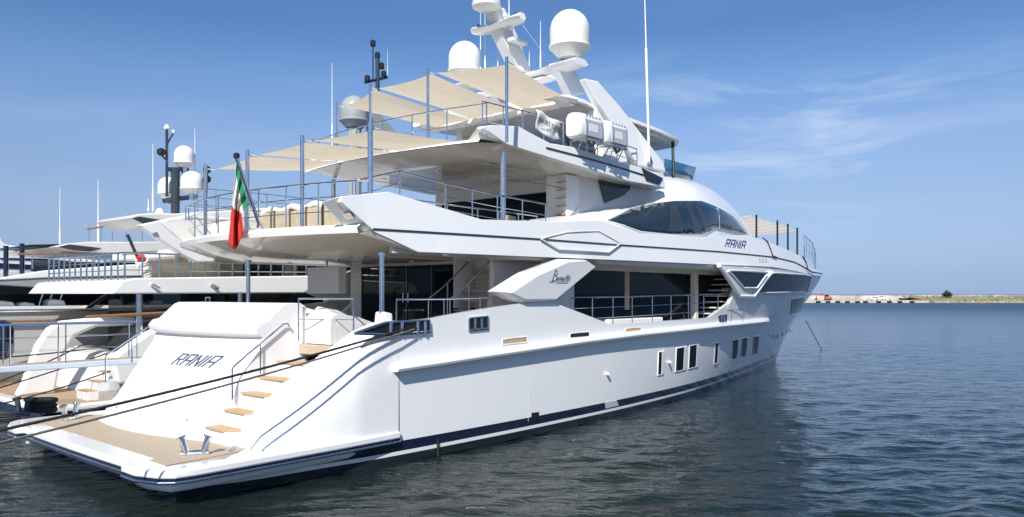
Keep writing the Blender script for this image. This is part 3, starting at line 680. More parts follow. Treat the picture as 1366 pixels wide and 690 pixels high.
# styled buttress wing amidships
bp_px = [(665,389),(706,363),(749,345.5),(781,346.5),(795,355.5),(742,402),(697,405)]
Tb = lambda s, z: T(s, 4.5)+.10+(.12*(z-4.2))
BP = px(bp_px, Tb)
for sd in (1, -1):
    ins = [];  cx_ = sum(p[0] for p in BP)/7; cz_ = sum(p[1] for p in BP)/7
    inner_px = [(681,391),(716,368),(757,349.5),(781,348),(793,356),(741,399),(700,399.5)]
    IN = px(inner_px, Tb)
    r0 = [(p[0], sd*(Tb(*p)-.42), p[1]) for p in BP]; r1 = [(p[0], sd*(Tb(*p)-.10), p[1]) for p in BP]; r2 = [(p[0], sd*(Tb(*p)+.05), p[1]) for p in IN]
    MB().loft([r0, r1, r2]).build('buttress', white, Y1, bevel=.012)
    ft = px([(692,405.5),(746,405.5),(740,400),(702,402)], Tb); MB().ext([(p[0], sd*(T(p[0], 3.8)-.05), p[1]-.02) for p in ft], (0, -sd*.3, 0)).build('buttress_foot', white, Y1)
# builder's script on the buttress
def text_on(body, name, m, parent, p0, ux, uy, size, shear=0, thick=.006, mirror=False):
    cu = bpy.data.curves.new(name, 'FONT'); cu.body = body; cu.size = size; cu.shear = shear; cu.extrude = thick; cu.offset = 0
    ob = bpy.data.objects.new(name+'_src', cu); COL.objects.link(ob); dg = bpy.context.evaluated_depsgraph_get(); me = bpy.data.meshes.new_from_object(ob.evaluated_get(dg))
    bpy.data.objects.remove(ob); bpy.data.curves.remove(cu)
    ux = Vector(ux); uy = Vector(uy); nz_ = ux.cross(uy)
    wd = max(v.co.x for v in me.vertices); mb = MB()
    mb.add([Vector(p0)+ux*((wd-v.co.x) if mirror else v.co.x)+uy*v.co.y+nz_*v.co.z for v in me.vertices], [list(q.vertices) for q in me.polygons])
    bpy.data.meshes.remove(me); return mb.build(name, m, parent, weld=False)
def Tin(s, z): return Tb(s, z)+.05
p = onT(736, 375, Tin); d_ = Vector((1, Tin(p[0]+1, p[2])-Tin(p[0], p[2]), 0)).normalized()
def arcs(cx, cy, rx, ry, a0, a1, n=7):
    q = [(cx+rx*math.cos(R(lerp(a0, a1, k/n))), cy+ry*math.sin(R(lerp(a0, a1, k/n)))) for k in range(n+1)]; return list(zip(q, q[1:]))
BG = [((.0, -.06), (.30, .98)), ((-.32, -.10), (.22, -.04))]+arcs(.34, .74, .22, .24, 110, -90)+arcs(.30, .24, .27, .26, 80, -120)
x_ = .78
for ch in 'enetti':
    if ch == 'e': BG += arcs(x_, .16, .12, .16, 0, 300)+[((x_-.12, .16), (x_+.12, .2))]; x_ += .33
    elif ch == 'n': BG += [((x_-.1, 0), (x_-.03, .32))]+arcs(x_+.07, .16, .1, .16, 150, 0, 4)+[((x_+.17, .16), (x_+.14, 0))]; x_ += .38
    elif ch == 't': BG += [((x_-.05, 0), (x_+.08, .55)), ((x_-.1, .34), (x_+.2, .36))]; x_ += .24
    else: BG += [((x_-.04, 0), (x_+.03, .3)), ((x_+.07, .42), (x_+.08, .46))]; x_ += .2
BG += [((.6, -.16), (2.1, -.12))]
def bplace(u, v):
    s_ = p[0]+u*.35; z = p[2]+.02+v*.31; return (s_, Tin(s_, z)+.012, z)
strokes(BG, bplace, .055, (0, .006, 0)).build('builder_script', chrome_txt, Y1)
# ------------------------------------------------------------------ saloon block on the main deck
b = MB(); b.box((8.8, -3.05, 2.7), (9.3, 2.15, 5.0)); b.build('aft_bulkhead', cream, Y1)
for t0, t1 in ((-2.35, -1.25), (-1.22, -.12), (-.09, 1.02), (1.05, 2.12)):
    o = MB().box((8.74, t0, 2.85), (8.79, t1, 4.9)).build('sliding_door', saloon_glass, Y1)
    MB().tube([(8.72, t0, 2.85), (8.72, t0, 4.9)], .02, 6).build('frame', dark_steel, o)
for t in (-.22, .02): MB().tube([(8.68, t, 3.75), (8.68, t, 4.05)], .016, 6).build('door_handle', steel, Y1)
MB().box((13.0, -3.1, 2.7), (24.6, 3.05, 5.0)).build('saloon_block', black, Y1)
for sd in (1, -1):
    for s0, s1 in ((13.0, 16.25), (16.55, 20.55)):
        MB().box((s0, sd*3.10, 3.45), (s1, sd*3.14, 4.83)).build('saloon_window', saloon_glass, Y1)
    MB().box((16.25, sd*3.1, 3.45), (16.55, sd*3.16, 4.83)).build('mullion', tan, Y1)
    MB().box((12.9, sd*3.0, 4.83), (24.4, sd*3.3, 4.98)).build('window_header', cream, Y1)
    MB().box((13.0, sd*3.08, 2.78), (21.0, sd*3.16, 3.45)).build('saloon_sill', saloon_glass, Y1)
    # white wing wall between aft cockpit and side deck
    P = [(9.05, 4.98), (13.0, 4.98), (13.0, 2.8), (8.3, 2.8), (8.45, 3.35), (8.95, 3.7), (9.05, 4.1)]
    MB().ext([(a, sd*3.3, z) for a, z in P], (0, -sd*.18, 0)).build('cockpit_side_wall', white2, Y1, bevel=.03)
    MB().box((21.05, sd*3.2, 2.75), (21.3, sd*3.45, 4.98)).build('side_pillar', cream, Y1, bevel=.03)
    # side-deck stairs forward
    stp = [(21.6+.27*i, 2.95+.24*i) for i in range(8)]
    for a, z in stp: MB().box((a, sd*2.75, z), (a+.34, sd*3.95, z+.05)).build('side_step', cream, Y1)
    MB().ext([(21.6, sd*2.7, 2.8), (24.5, sd*2.7, 2.8), (24.5, sd*2.7, 4.98), (23.8, sd*2.7, 4.98)], (0, sd*.05, 0)).build('stair_wall', black, Y1)
    MB().box((14.6, sd*3.18, 2.79), (18.2, sd*3.6, 3.15)).build('side_locker', white2, Y1, bevel=.04)
# aft cockpit details: spiral of stairs to deck 2, starboard
for i in range(7):
    o = MB().box((8.2+.17*i, 2.2, 2.95+.28*i), (8.55+.17*i, 3.12, 3.0+.28*i)).build('cockpit_step', teak_steps, Y1)
MB().box((9.5, 2.15, 2.8), (9.55, 3.2, 5.0)).build('stairwell_wall', white2, Y1)
MB().box((8.6, 2.12, 3.6), (9.5, 2.16, 5.0)).build('stairwell_wall', white2, Y1)
for t in (2.18, 3.05):
    o = MB().tube([(7.5, t, 3.85), (8.1, t, 4.2), (9.2, t, 5.0)], .024, 8).build('stair_handrail', steel, Y1, smooth=True)
    for s_, z in ((7.55, 3.88), (8.3, 4.33)): MB().tube([(s_, t, z-.95), (s_, t, z)], .017, 8).build('post', steel, o)
p = U(410, 357, s=6.0); q_ = U(451, 392, s=6.0)
MB().box((6.0, p[1], q_[2]), (6.3, q_[1], p[2])).build('hanging_screen', cream, Y1, bevel=.02)
MB().tube([(6.15, -.7, 4.8), (6.15, -.7, 5.0)], .04, 8).build('screen_bracket', steel, Y1)
# stern poles carrying deck 2
for sd, t in ((1, 3.95), (-1, 2.05)):
    zb_ = 3.3
    o = MB().tube([(4.4, sd*t, 2.9), (4.4, sd*t, 5.0)], .06, 14).build('stern_pole', steel, Y1, smooth=True)
    MB().tube([(4.4, sd*t, 4.93), (4.4, sd*t, 4.99)], .10, 14).build('collar', steel, o)
MB().ext([(4.25, 3.75, 2.8), (4.65, 3.75, 2.8), (4.62, 3.75, 3.55), (4.35, 3.75, 3.6)], (0, .35, 0)).build('pole_foot', white, Y1, bevel=.05)
railing(Y1, [(4.85, 3.95, 3.0), (6.4, 4.0, 3.0), (9.0, 4.1, 3.05)], .88, mids=0, spacing=1.4)
railing(Y1, [(3.3, 2.15, 2.9), (3.95, 3.45, 2.9)], 1.0, mids=1, spacing=1.3)
railing(Y1, [(3.55, -2.9, 2.9), (4.2, -3.9, 2.9)], 1.0, mids=1, spacing=1.3)
# cockpit bench moulding under white covers
rings = []
for s_, z in ((3.6, 3.5), (3.8, 3.62), (4.4, 3.5), (5.0, 3.25), (5.4, 3.0)):
    rings.append([(s_, 0.2+.9*u+.12*math.sin(7*u), 2.8 if k else z-.10*math.cos(5*u+s_)) for k in (0, 1) for u in (linsp(0, 3.1, 12) if not k else linsp(3.1, 0, 12))])
MB().loft(rings).build('cockpit_coaming', cloth_white, Y1, smooth=True)
# side deck rails
sr = [onT(745, 419, lambda s, z: 4.12), onT(980, 412, lambda s, z: 4.12)]
railing(Y1, [(11.6, 4.18, 2.9), (15, 4.25, 2.93), (19, 4.22, 2.98), (24.2, 4.1, 3.05)], 1.0, mids=2, spacing=1.35)
railing(Y1, [(11.6, -4.18, 2.9), (15, -4.25, 2.93), (19, -4.22, 2.98), (24.2, -4.1, 3.05)], 1.0, mids=2, spacing=1.35)
# ------------------------------------------------------------------ deck 2: terrace, lounge, pilothouse
DW = [(10.4,4.28),(14,4.36),(18,4.36),(21,4.15),(23.5,3.75),(26,3.2),(28,2.7),(30,2.1),(32,1.35),(33.6,.4)]
DH = [(10.4,6.35),(12,6.62),(14.8,7.25),(17,7.75),(18.3,8.5),(20.2,9.0),(22,9.15),(24,9.12),(26,8.82),(28,8.36),(30,7.75),(32,7.05),(33.6,6.4)]
def Td(s, z):
    wv, h = stab(DW, s), stab(DH, s); v = max(0, min((z-5.6)/(h-5.6), 1)); return wv*max(1-v**3.1, 0)**(1/3.1)
rings = []
for s_ in linsp(17.6, 33.6, 46):
    h = stab(DH, s_); r = []
    for k in range(13):
        a = math.pi/2*k/12; v = math.sin(a)**(2/3.1); r.append((s_, stab(DW, s_)*max(math.cos(a), 0)**(2/3.1), 5.6+(h-5.6)*v))
    rings.append(r+[(p[0], -p[1], p[2]) for p in r[::-1][1:]])
MB().loft(rings).build('pilothouse', white, Y1, smooth=True, ang=50)
# sweeping coaming from the terrace up to the pilothouse
for sd in (1, -1):
    ct = [(s_, 5.6+(stab(DH, s_)-5.6)*.86) for s_ in linsp(10.5, 17.9, 24)]
    band(ct, [(10.5, 6.3), (11.2, 6.12), (17.9, 6.1)], Td, .30, sd, 28, rows=8).build('side_coaming', white, Y1, smooth=True, bevel=.03, ang=30)
wing_px = [(808,295),(839,279),(868,272),(897,268.5),(934,268.5),(955,276.5),(978,290),(997,312.5),(975,308),(953,304),(936,313.5),(895,313),(853,308.5)]
Tdw = lambda s, z: Td(s, z)
WP = px(wing_px, Tdw)
for sd in (1, -1):
    o = panel(WP, Tdw, .045, sd, .5).build('lounge_window', glass2, Y1, smooth=True, solid=.03)
    outline(WP, Tdw, .03, .03, sd, 6, step=.4).build('frame', white, o, smooth=True)
    m1, m2 = px([(956,277),(958,306)], Tdw); outline([m1, m2], Tdw, .03, .04, sd, closed=False).build('mullion', grey, o)
for q in ([(891,270),(898,270),(909,309),(889,309)], [(909,269),(914,269),(933,311),(924,311)], [(921,269),(928,269),(943,303),(938,311)]):
    panel(px(q, Td), Td, .068, 1, .5).build('window_reflection', mat('reflection_grey', (.03, .04, .05), .2) if 'reflection_grey' not in MATS else MATS['reflection_grey'], Y1, solid=.006)  # reflections in the window, painted as thin grey plates on the glass
# upper lounge block under deck 3
MB().box((13.0, -3.3, 5.42), (18.5, 3.3, 7.92)).build('lounge_block', cream, Y1)
MB().box((12.94, -2.9, 5.5), (12.98, 2.45, 7.45)).build('lounge_door', dark_glass, Y1)
MB().box((12.5, 2.5, 5.5), (13.2, 3.35, 7.9)).build('stair_enclosure', white2, Y1, bevel=.03)
for i in range(8): MB().box((12.38, 3.0, 5.8+.26*i), (12.5, 3.34, 5.84+.26*i)).build('lounge_step', teak_steps, Y1)
MB().tube([(12.3, 3.36, 6.3), (13.2, 3.4, 6.9)], .02, 8).build('stair_handrail', steel, Y1)
MB().tube([(9.2, 2.9, 7.35), (10.5, 3.1, 7.5), (12.45, 3.2, 7.45)], .02, 8).build('stair_handrail', steel, Y1)
P = px([(798.5,238.5),(840,245),(840,252),(832,261),(807,271)], lambda s, z: 3.36)
for sd in (1, -1): panel(P, lambda s, z: 3.36, 0, sd).build('lounge_side_window', glass2, Y1, solid=.03)
# deck-2 rails
e2 = [(s_, t) for s_, t in ((aft2(t)+.12, t) for t in linsp(-4.0, 4.0, 9))]
railing(Y1, [(a, b, 5.6) for a, b in e2], 1.02, mids=2, spacing=1.0)
railing(Y1, [(3.5, 4.0, 5.6), (4.9, 4.02, 6.0), (6.4, 4.05, 5.85), (8.4, 4.05, 5.75), (10.6, 4.0, 5.7)], 1.0, mids=2, spacing=1.1, name='railing')
railing(Y1, [(3.5, -4.0, 5.6), (6.4, -4.05, 5.7), (10.6, -4.0, 5.7)], 1.0, mids=2, spacing=1.1)
railing(Y1, [(6.0, 3.3, 5.45), (8.5, 3.2, 5.45), (11.3, 3.1, 5.45)], 1.0, mids=2, spacing=1.1)
# poles from deck 2 to deck 3
for sd in (1, -1): MB().tube([(8.75, sd*3.95, 5.5), (8.75, sd*3.95, 8.0)], .075, 14).build('deck_pole', steel, Y1, smooth=True)
# ------------------------------------------------------------------ deck 3 (flybridge)
def aft3(t): return 7.25+.03*t*t
ts3 = linsp(-4.05, 4.05, 17)
c3 = lambda t, s0, z: (s0+.03*t*t, t, z)
MB().grid([[(17.8, t*.93, 8.22) for t in ts3], [c3(t, 7.5, 8.22) for t in ts3], [c3(t, 7.2, 8.20) for t in ts3], [c3(t, 7.15, 8.12) for t in ts3]]).build('fly_deck', white, Y1, smooth=True)
T3 = lambda s, z: 4.12-.02*max(0, s-12)-.03*(s > 15)*(s-15)-(z-8)*.10
up3 = px([(645,168.5),(656,167),(692,168.6),(709,178),(734,191),(766,196.5),(829,217),(854,223),(886,234)], T3); lo3 = px([(677,193),(735,211),(799,230),(839,242),(888,251)], T3)
lo3 = [(up3[0][0], up3[0][1]-.06)]+[p for p in lo3 if p[0] > up3[0][0]]
rows_ = []
for s_ in [None]+list(linsp(8.4, 17.8, 20)):
    r = []
    for t in linsp(-4.0, 4.0, 33):
        if s_ is None: r.append((7.15+.03*t*t, t, 8.10)); continue
        e = max(0, abs(t)-3.1)/.9; r.append((max(s_, 7.9+.03*t*t), t*(1-.007*max(0, s_-8)), lerp(7.90, min(tab(lo3, s_)+.01, 8.2), e*e*(3-2*e))))
    rows_.append(r)
MB().grid(rows_).build('fly_deck_soffit', soffit, Y1, smooth=True, ang=40)
for s_, t in ((9.4, -2), (9.4, .65), (9.4, 3.0), (11.6, -2), (11.6, .65), (11.6, 3.0)): MB().tube([(s_, t, 7.93), (s_, t, 7.885)], .08, 14).build('ceiling_light', steel, Y1)
for s_, t in ((6, -2.4), (6, 0), (6, 2.4), (7.8, -1.2), (7.8, 1.2)): MB().tube([(s_, t, 4.985), (s_, t, 4.96)], .07, 14).build('ceiling_light', steel, Y1)
for sd in (1, -1):
    MB().loft([[(s_, sd*4.24, z) for z in (4.985, 5.5)]+[(s_, sd*4.1, z) for z in (5.5, 4.985)] for s_ in (4.5, 7, 10, 13)]).build('upper_deck_edge', soffit, Y1)
for t in (-2.6, -1.3, 0, 1.3, 2.6): MB().tube([(8.6, t, 7.905), (12.9, t, 7.905)], .014, 6).build('seam', panel_line, Y1)
MB().tube([(10.6, -3.6, 7.905), (10.6, 3.8, 7.905)], .014, 6).build('seam', panel_line, Y1)
for sd in (1, -1):
    band(up3, lo3, T3, .25, sd, 44).build('fly_fascia', white, Y1, smooth=True, ang=25, bevel=.02)
    M = lambda p: (p[0], sd*p[1], p[2])
    e3 = (up3[0][0], T3(*up3[0])-.02, up3[0][1]); q3 = (lo3[1][0], T3(*lo3[1])-.03, lo3[1][1])
    MB().add([M(e3), M(q3), M((lo3[1][0]-.1, 3.6, 8.05)), M((7.75, 3.55, 8.22)), M((7.9, 3.8, 8.6))], [(0, 1, 2, 3, 4)]).build('fly_wing_end', soffit, Y1, solid=.02)
    gl = px([(728,197),(800,216),(858,233.5)], T3); outline(gl, T3, .02, .022, sd, closed=False).build('fascia_handrail', dark_steel, Y1, smooth=True)
    P = px([(855.5,224.5),(883,238),(878,246),(861,240)], T3); panel(P, T3, .03, sd).build('fly_window', glass, Y1, solid=.03)
    # fly side rails
    railing(Y1, [(7.9, sd*3.95, 8.2), (9.6, sd*3.95, 8.25), (11.6, sd*3.9, 8.25)], 1.06, mids=1, spacing=.95)
    railing(Y1, [(14.6, sd*3.9, 8.3), (16.1, sd*3.75, 8.3)], .85, mids=1, spacing=.75)
railing(Y1, [(aft3(t)+.35, t, 8.22) for t in linsp(-3.8, 3.95, 7)], 1.02, mids=1, spacing=1.5)
# flybridge furniture lump and windscreen
MB().ext([(15.5, -3.0, 8.2), (15.5, 3.0, 8.2), (19, 3.2, 8.2), (19, -3.2, 8.2)], (0, 0, .9)).build('fly_seating', cream, Y1, bevel=.1)
ws = [(20.2, -2.45), (22.7, -2.4), (23.3, -1.2), (23.5, 0), (23.3, 1.2), (22.7, 2.4), (20.2, 2.45)]
MB().grid([[(a, b, 8.85) for a, b in ws], [(a+(.25 if a > 21 else 0), b*1.03, 9.5) for a, b in ws]]).build('windscreen', mat('windscreen_blue', (.03, .10, .20), .05, coat=1), Y1, smooth=True, solid=.03)
# hardtop
HZ = 10.28
ho = [(12.35, 3.45), (13.4, 3.5), (14.2, 3.3), (16, 3.25), (19, 3.05), (21.0, 2.75), (21.9, 2.1), (22.2, 0)]
poly = ho+[(a, -b) for a, b in ho[::-1][1:]]; poly += [(13.0, -2.6), (13.0, 2.6)]
mb = MB(); cx0 = 17
r0 = [(a, b, HZ) for a, b in poly]; r1 = [(a+(.1 if a < 13 else -.05), b*.985, HZ+.16) for a, b in poly]; r2 = [(lerp(a, cx0, .12), b*.86, HZ+.27) for a, b in poly]
mb.loft([r0, r1, r2]).build('hardtop', white, Y1, smooth=True, ang=30, bevel=.02)
MB().ext([(lerp(a, cx0, .03), b*.95, HZ-.05) for a, b in poly], (0, 0, .048)).build('hardtop_soffit', soffit, Y1)
for sd in (1, -1):
    c_ = [(17.4, 1.2), (20.9, 1.0), (20.4, 2.4), (17.4, 2.8)]; MB().ext([(a, sd*b, HZ-.07) for a, b in c_], (0, 0, .018)).build('hardtop_panel', grey, Y1, bevel=.01)
    # aft horns of the hardtop
    MB().loft([[(12.9-k*.75, sd*(3.15+.38*math.cos(a)*(1-k*.25)), HZ+.05+.15*math.sin(a)*(1-k*.3)) for a in linsp(0, 5.76, 12)] for k in (0, .5, 1.0, 1.35)]).build('hardtop_horn', white, Y1, smooth=True)
mb = MB(); mb.tube([(12.75, t, HZ-.02+.015*math.sin(t*9)) for t in linsp(-3.3, 3.4, 30)], .12, 10); mb.build('rolled_awning', cloth_white, Y1, smooth=True)
for t in linsp(-2.8, 3.0, 7): MB().tube([(12.75, t, HZ-.02), (12.75, t+.06, HZ-.02)], .13, 10).build('strap', cream, Y1)
# inclined arch legs
for sd in (1, -1):
    tf = lambda s, z: 3.50+(10.4-z)*.13
    leg = px([(781,104.5),(798,108),(828,142),(885,216),(889,230),(852,221),(826,180),(800,140)], tf)
    MB().ext([(p[0], sd*tf(*p), p[1]) for p in leg], (0, -sd*.30, 0)).build('arch_leg', white, Y1, bevel=.05)
    leg2 = px([(799,142),(818,143),(846,219),(812,212)], tf)
    MB().ext([(p[0], sd*(tf(*p)-.18), p[1]) for p in leg2], (0, -sd*.32, 0)).build('arch_leg', white2, Y1, bevel=.05)
    MB().tube([(20.7, sd*2.6, HZ), (20.5, sd*2.75, 8.9)], .06, 10).build('hardtop_strut', black, Y1)
# ------------------------------------------------------------------ mast with domes
def mprism(pts, t0, half, name, m=white, parent=Y1, bevel=.06):
    P = [U(x, y, t=t0) for x, y in pts]; return MB().ext([(p[0], t0-half, p[2]) for p in P], (0, 2*half, 0)).build(name, m, parent, bevel=bevel, smooth=True)
mast = mprism([(654,14),(666,12),(682,45),(704,100),(686,96),(663,48)], 0, .26, 'mast')
MB().lathe(U(649, 10, t=0), [(.30, -.12), (.5, 0), (.52, .12), (.4, .32), (.1, .4)], 24).build('mast_head', radome, mast, smooth=True)
xc = U(664, 37, t=0); ca = U(632, 45, s=xc[0]); cb = U(697, 28, s=xc[0])
mb = MB()
mb.loft([[(xc[0]+dx_*wd, t, z+dz_) for dx_, dz_ in ((-.38, 0), (-.2, .13), (.2, .13), (.38, 0), (.2, -.10), (-.2, -.10))] for t, z, wd in ((ca[1], xc[2]+.12, .5), (ca[1]+.25, xc[2]+.06, 1), (xc[1], xc[2]-.02, 1), (cb[1]-.25, xc[2]+.06, 1), (cb[1], xc[2]+.12, .5))])
xb = mb.build('crosstree', white, mast, smooth=True, ang=40)
for t in (ca[1]+.25, cb[1]-.3): MB().lathe((xc[0], t, xc[2]+.12), [(.07, 0), (.08, .16), (.04, .2)], 12).build('navigation_light', black, mast)
MB().lathe((xc[0], .35, xc[2]+.1), [(.04, 0), (.04, .15), (.1, .2), (.09, .3), (.02, .34)], 12).build('gps_antenna', radome, mast, smooth=True)
MB().box((xc[0]+.1, .35, xc[2]-.55), (xc[0]+.9, .65, xc[2]-.42)).build('bracket', white, mast, bevel=.03)
# platform arms carrying the domes
DC = (14.3, 2.35); D2 = (14.3, -2.75)
ds = U(760, 77, s=14.3); dp = U(620, 107, s=14.3)
AZ = ds[2]-.30
arm = MB()
for tt, sg in ((ds[1], 1), (dp[1], -1)):
    arm.loft([[(14.3+dx_*k, t, zz+dz_*.75) for dx_, dz_ in ((-.62, 0), (-.35, .18), (.35, .18), (.62, 0), (.35, -.14), (-.35, -.14))] for t, zz, k in ((0, AZ-.12, .9), (tt*.5, AZ-.08, .85), (tt*.85, (AZ if sg > 0 else dp[2]-.3), .9), (tt+sg*.5, (AZ+.04 if sg > 0 else dp[2]-.28), .7))])
arm.build('dome_platform', white, Y1, smooth=True, ang=40)
for tt, nm in ((ds[1], 1), (dp[1], -1)):
    z = ds[2] if nm == 1 else dp[2]
    k = 1.31 if nm == 1 else 1.20
    dome(Y1, (14.3, tt, z), .64*k/1.2, 1.52*k/1.2, label='larger bright white dome on the starboard arm' if nm == 1 else None)
    MB().tube([(14.3, tt, z-.35), (14.3, tt, z+.05)], .17, 14).build('dome_mount', steel, Y1)
for sd in (1, -1):
    P_ = [U(x, y, t=1.6) for x, y in ((735,85),(754,81),(779,125),(757,130))]
    MB().ext([(q0[0], sd*1.45, q0[2]) for q0 in P_], (0, sd*.34, 0)).build('arch_strut', white, Y1, bevel=.05)
    P_ = [U(x, y, t=.8) for x, y in ((700,112),(708,106),(738,97),(744,101),(738,106),(712,114))]
    MB().ext([(q0[0], sd*.5, q0[2]) for q0 in P_], (0, sd*.7, 0)).build('arch_brace', white, Y1, bevel=.04)
MB().loft([[(13.5+dx_, t, 11.35+dz_+.05*abs(t)) for dx_, dz_ in ((-.25, 0), (0, .12), (.35, 0), (0, -.1))] for t in (-2.6, -1, 0, 1, 2.0)]).build('radar_beam', white, Y1, bevel=.03)
MB().ext([(13.6, -.35, HZ+.2), (15.1, -.35, HZ+.2), (14.6, -.3, AZ-.2), (13.7, -.3, AZ-.2)], (0, .7, 0)).build('mast_base', white, Y1, bevel=.08)
MB().box((14.6, -3.5, HZ+.22), (15.2, -1.2, HZ+.42)).build('radar_scanner', white, Y1, bevel=.08)
for x, y0, y1, s_ in ((641,15,88,13.6),(647,12,100,13.2),(721,28,80,15.0),(706,69,82,15.0),(679,-30,30,12.9),(664,60,94,13.5)):
    a = U(x, y1, s=s_); b_ = U(x, y0, s=s_); whip((a[0], a[1], a[2]-.3), b_[2]-a[2]+.3, .02, parent=Y1)
a = U(697, 33, s=xc[0]); b_ = U(727, 74, s=14.3); MB().tube([a, b_], .008, 5).build('stay_wire', steel, Y1)
# tall whip on the starboard arch foot
a = U(866, 216, t=3.75); b_ = U(858.5, -60, t=3.75); MB().tube([a, (lerp(a[0], b_[0], .55), a[1], lerp(a[2], b_[2], .55))], .045, 8).build('whip_antenna', radome, Y1, smooth=True)
MB().tube([(lerp(a[0], b_[0], .54), a[1], lerp(a[2], b_[2], .54)), b_], .026, 8, r2=.012).build('whip_antenna', radome, Y1, smooth=True)
MB().lathe((a[0], a[1], a[2]-.12), [(.14, 0), (.14, .1), (.07, .3)], 14).build('antenna_foot', steel, Y1, smooth=True)
# ------------------------------------------------------------------ bow terrace
for sd in (1, -1):
    railing(Y1, [(34.0, sd*(T2(34.0, 6.2)-.35), 6.1), (36.5, sd*(T2(36.5, 6.0)-.35), 5.9), (38.5, sd*max(T2(38.5, 5.8)-.4, .2), 5.6), (40.3, sd*max(T2(40.3, 5.6)-.4, .2), 5.4)], 1.05, mids=2, spacing=1.0)
MB().tube([(42.3, 0, 5.1), (42.3, 0, 7.1)], .05, 8).build('jack_staff', steel, Y1)
for b_ in (39.8, 40.6, 41.3): MB().tube([(b_, 0, 5.2), (b_, 0, 6.4)], .03, 8).build('post', steel, Y1)
# ------------------------------------------------------------------ shade sails and their poles
def sail(corners, name, label, cat='shade sail', group=None, sag=.35, hollow=.03, m=None, base=None, n=14):
    A, B, C_, D_ = [Vector(c) for c in corners]     # A-B outer edge (poles), D-C inner edge
    cen = (A+B+C_+D_)/4; P = []
    for i in range(n+1):
        v = i/n; row = []
        for j in range(n+1):
            u = j/n; p = A.lerp(B, u).lerp(D_.lerp(C_, u), v)
            edge = hollow*(4*u*(1-u)*(1-4*v*(1-v))+4*v*(1-v)*(1-4*u*(1-u)))
            p = p.lerp(cen, edge*1.6); p.z -= sag*(16*u*(1-u)*v*(1-v))*.35+sag*.12*math.sin(3*u*math.pi)*v*(1-v)
            row.append(tuple(p))
        P.append(row)
    return MB().grid(P).build(name, m or canvas, base=tuple(cen), smooth=True, label=label, cat=cat, group=group, ang=80)
flyp = [U(676, 82, s=8.1), U(571, 96, s=8.1), U(494, 117, s=8.1), U(450, 141, s=8.1)]
lowp = [U(494, 170, s=3.85), U(403, 187, s=3.3), U(330, 206, s=3.2), U(274, 225, s=3.3)]
for p in flyp: 
    o = MB().tube([(p[0], p[1], 8.1), (p[0], p[1], p[2]+.12)], .045, 12).build('awning_pole', steel, Y1, smooth=True)
    MB().tube([(p[0]+.03, p[1], p[2]), (p[0]+.28, p[1], p[2]-.02)], .022, 6).build('pole_clip', cloth_white, o)
for p in lowp:
    o = MB().tube([(p[0], p[1], 5.4), (p[0], p[1], p[2]+.12)], .05 if p is not lowp[0] else .065, 12).build('awning_pole', steel, Y1, smooth=True)
    MB().tube([(p[0]+.03, p[1], p[2]), (p[0]+.28, p[1], p[2]-.02)], .022, 6).build('pole_clip', cloth_white, o)
def off(p, a, b, c=0): return (p[0]+a, p[1]+b, p[2]+c)
fi = [(12.65, 3.45, 10.30), (12.7, 1.25, 10.34), (12.7, -1.1, 10.34), (12.7, -3.1, 10.3)]
fl_labels = ['beige shade sail of the top deck nearest the camera, tied to the tallest pole', 'middle beige shade sail of the top deck between two poles', 'small far beige shade sail of the top deck, in front of the grey dome']
for k in range(3):
    sail([off(flyp[k], .22, -.1), off(flyp[k+1], .22, .12), off(fi[k+1], 0, .10), off(fi[k], 0, -.05)], 'shade_sail', fl_labels[k], group='shade sails over the aft decks')
li = [(7.3, 3.7, 8.12), (7.1, 1.35, 8.10), (7.1, -1.2, 8.10), (7.35, -3.7, 8.1)]
lw_labels = ['beige shade sail of the middle deck, starboard one under the upper deck wing', 'beige shade sail of the middle deck, between its two neighbours above the tan sofa', 'beige shade sail of the middle deck farthest left, pointing at the flag']
for k in range(3):
    sail([off(lowp[k], .25, -.1), off(lowp[k+1], .25, .12), off(li[k+1], 0, .08), off(li[k], 0, -.08)], 'shade_sail', lw_labels[k], group='shade sails over the aft decks')
PALE = mat('pale_canvas', (.62, .58, .50), .8); translucent(PALE, (.85, .80, .70), .55)
bowp = [U(x, y, t=2.5) for x, y in ((1009, 288), (1037, 295.5), (1051, 300), (1063.5, 305))]
for p in bowp:
    for sd in (1, -1): MB().tube([(p[0], sd*p[1], 5.4), (p[0], sd*p[1], p[2]+.05)], .05, 10).build('bow_awning_pole', black, Y1, smooth=True)
P = []
for s_ in linsp(28.4, bowp[-1][0], 40):
    k = (s_-28.4)/(bowp[-1][0]-28.4); z = tab([(28.3, 7.95)]+[(p[0], p[2]) for p in bowp], s_)-.10+.04*math.sin(k*38)
    P.append([(s_, t, z-.16*math.cos(t/2.5*math.pi/2)) for t in linsp(-2.45, 2.45, 9)])
MB().grid(P).build('shade_sail', PALE, base=(31, 0, 7.7), smooth=True, label='pale striped sunshade stretched over the foredeck between dark poles', cat='shade sail')
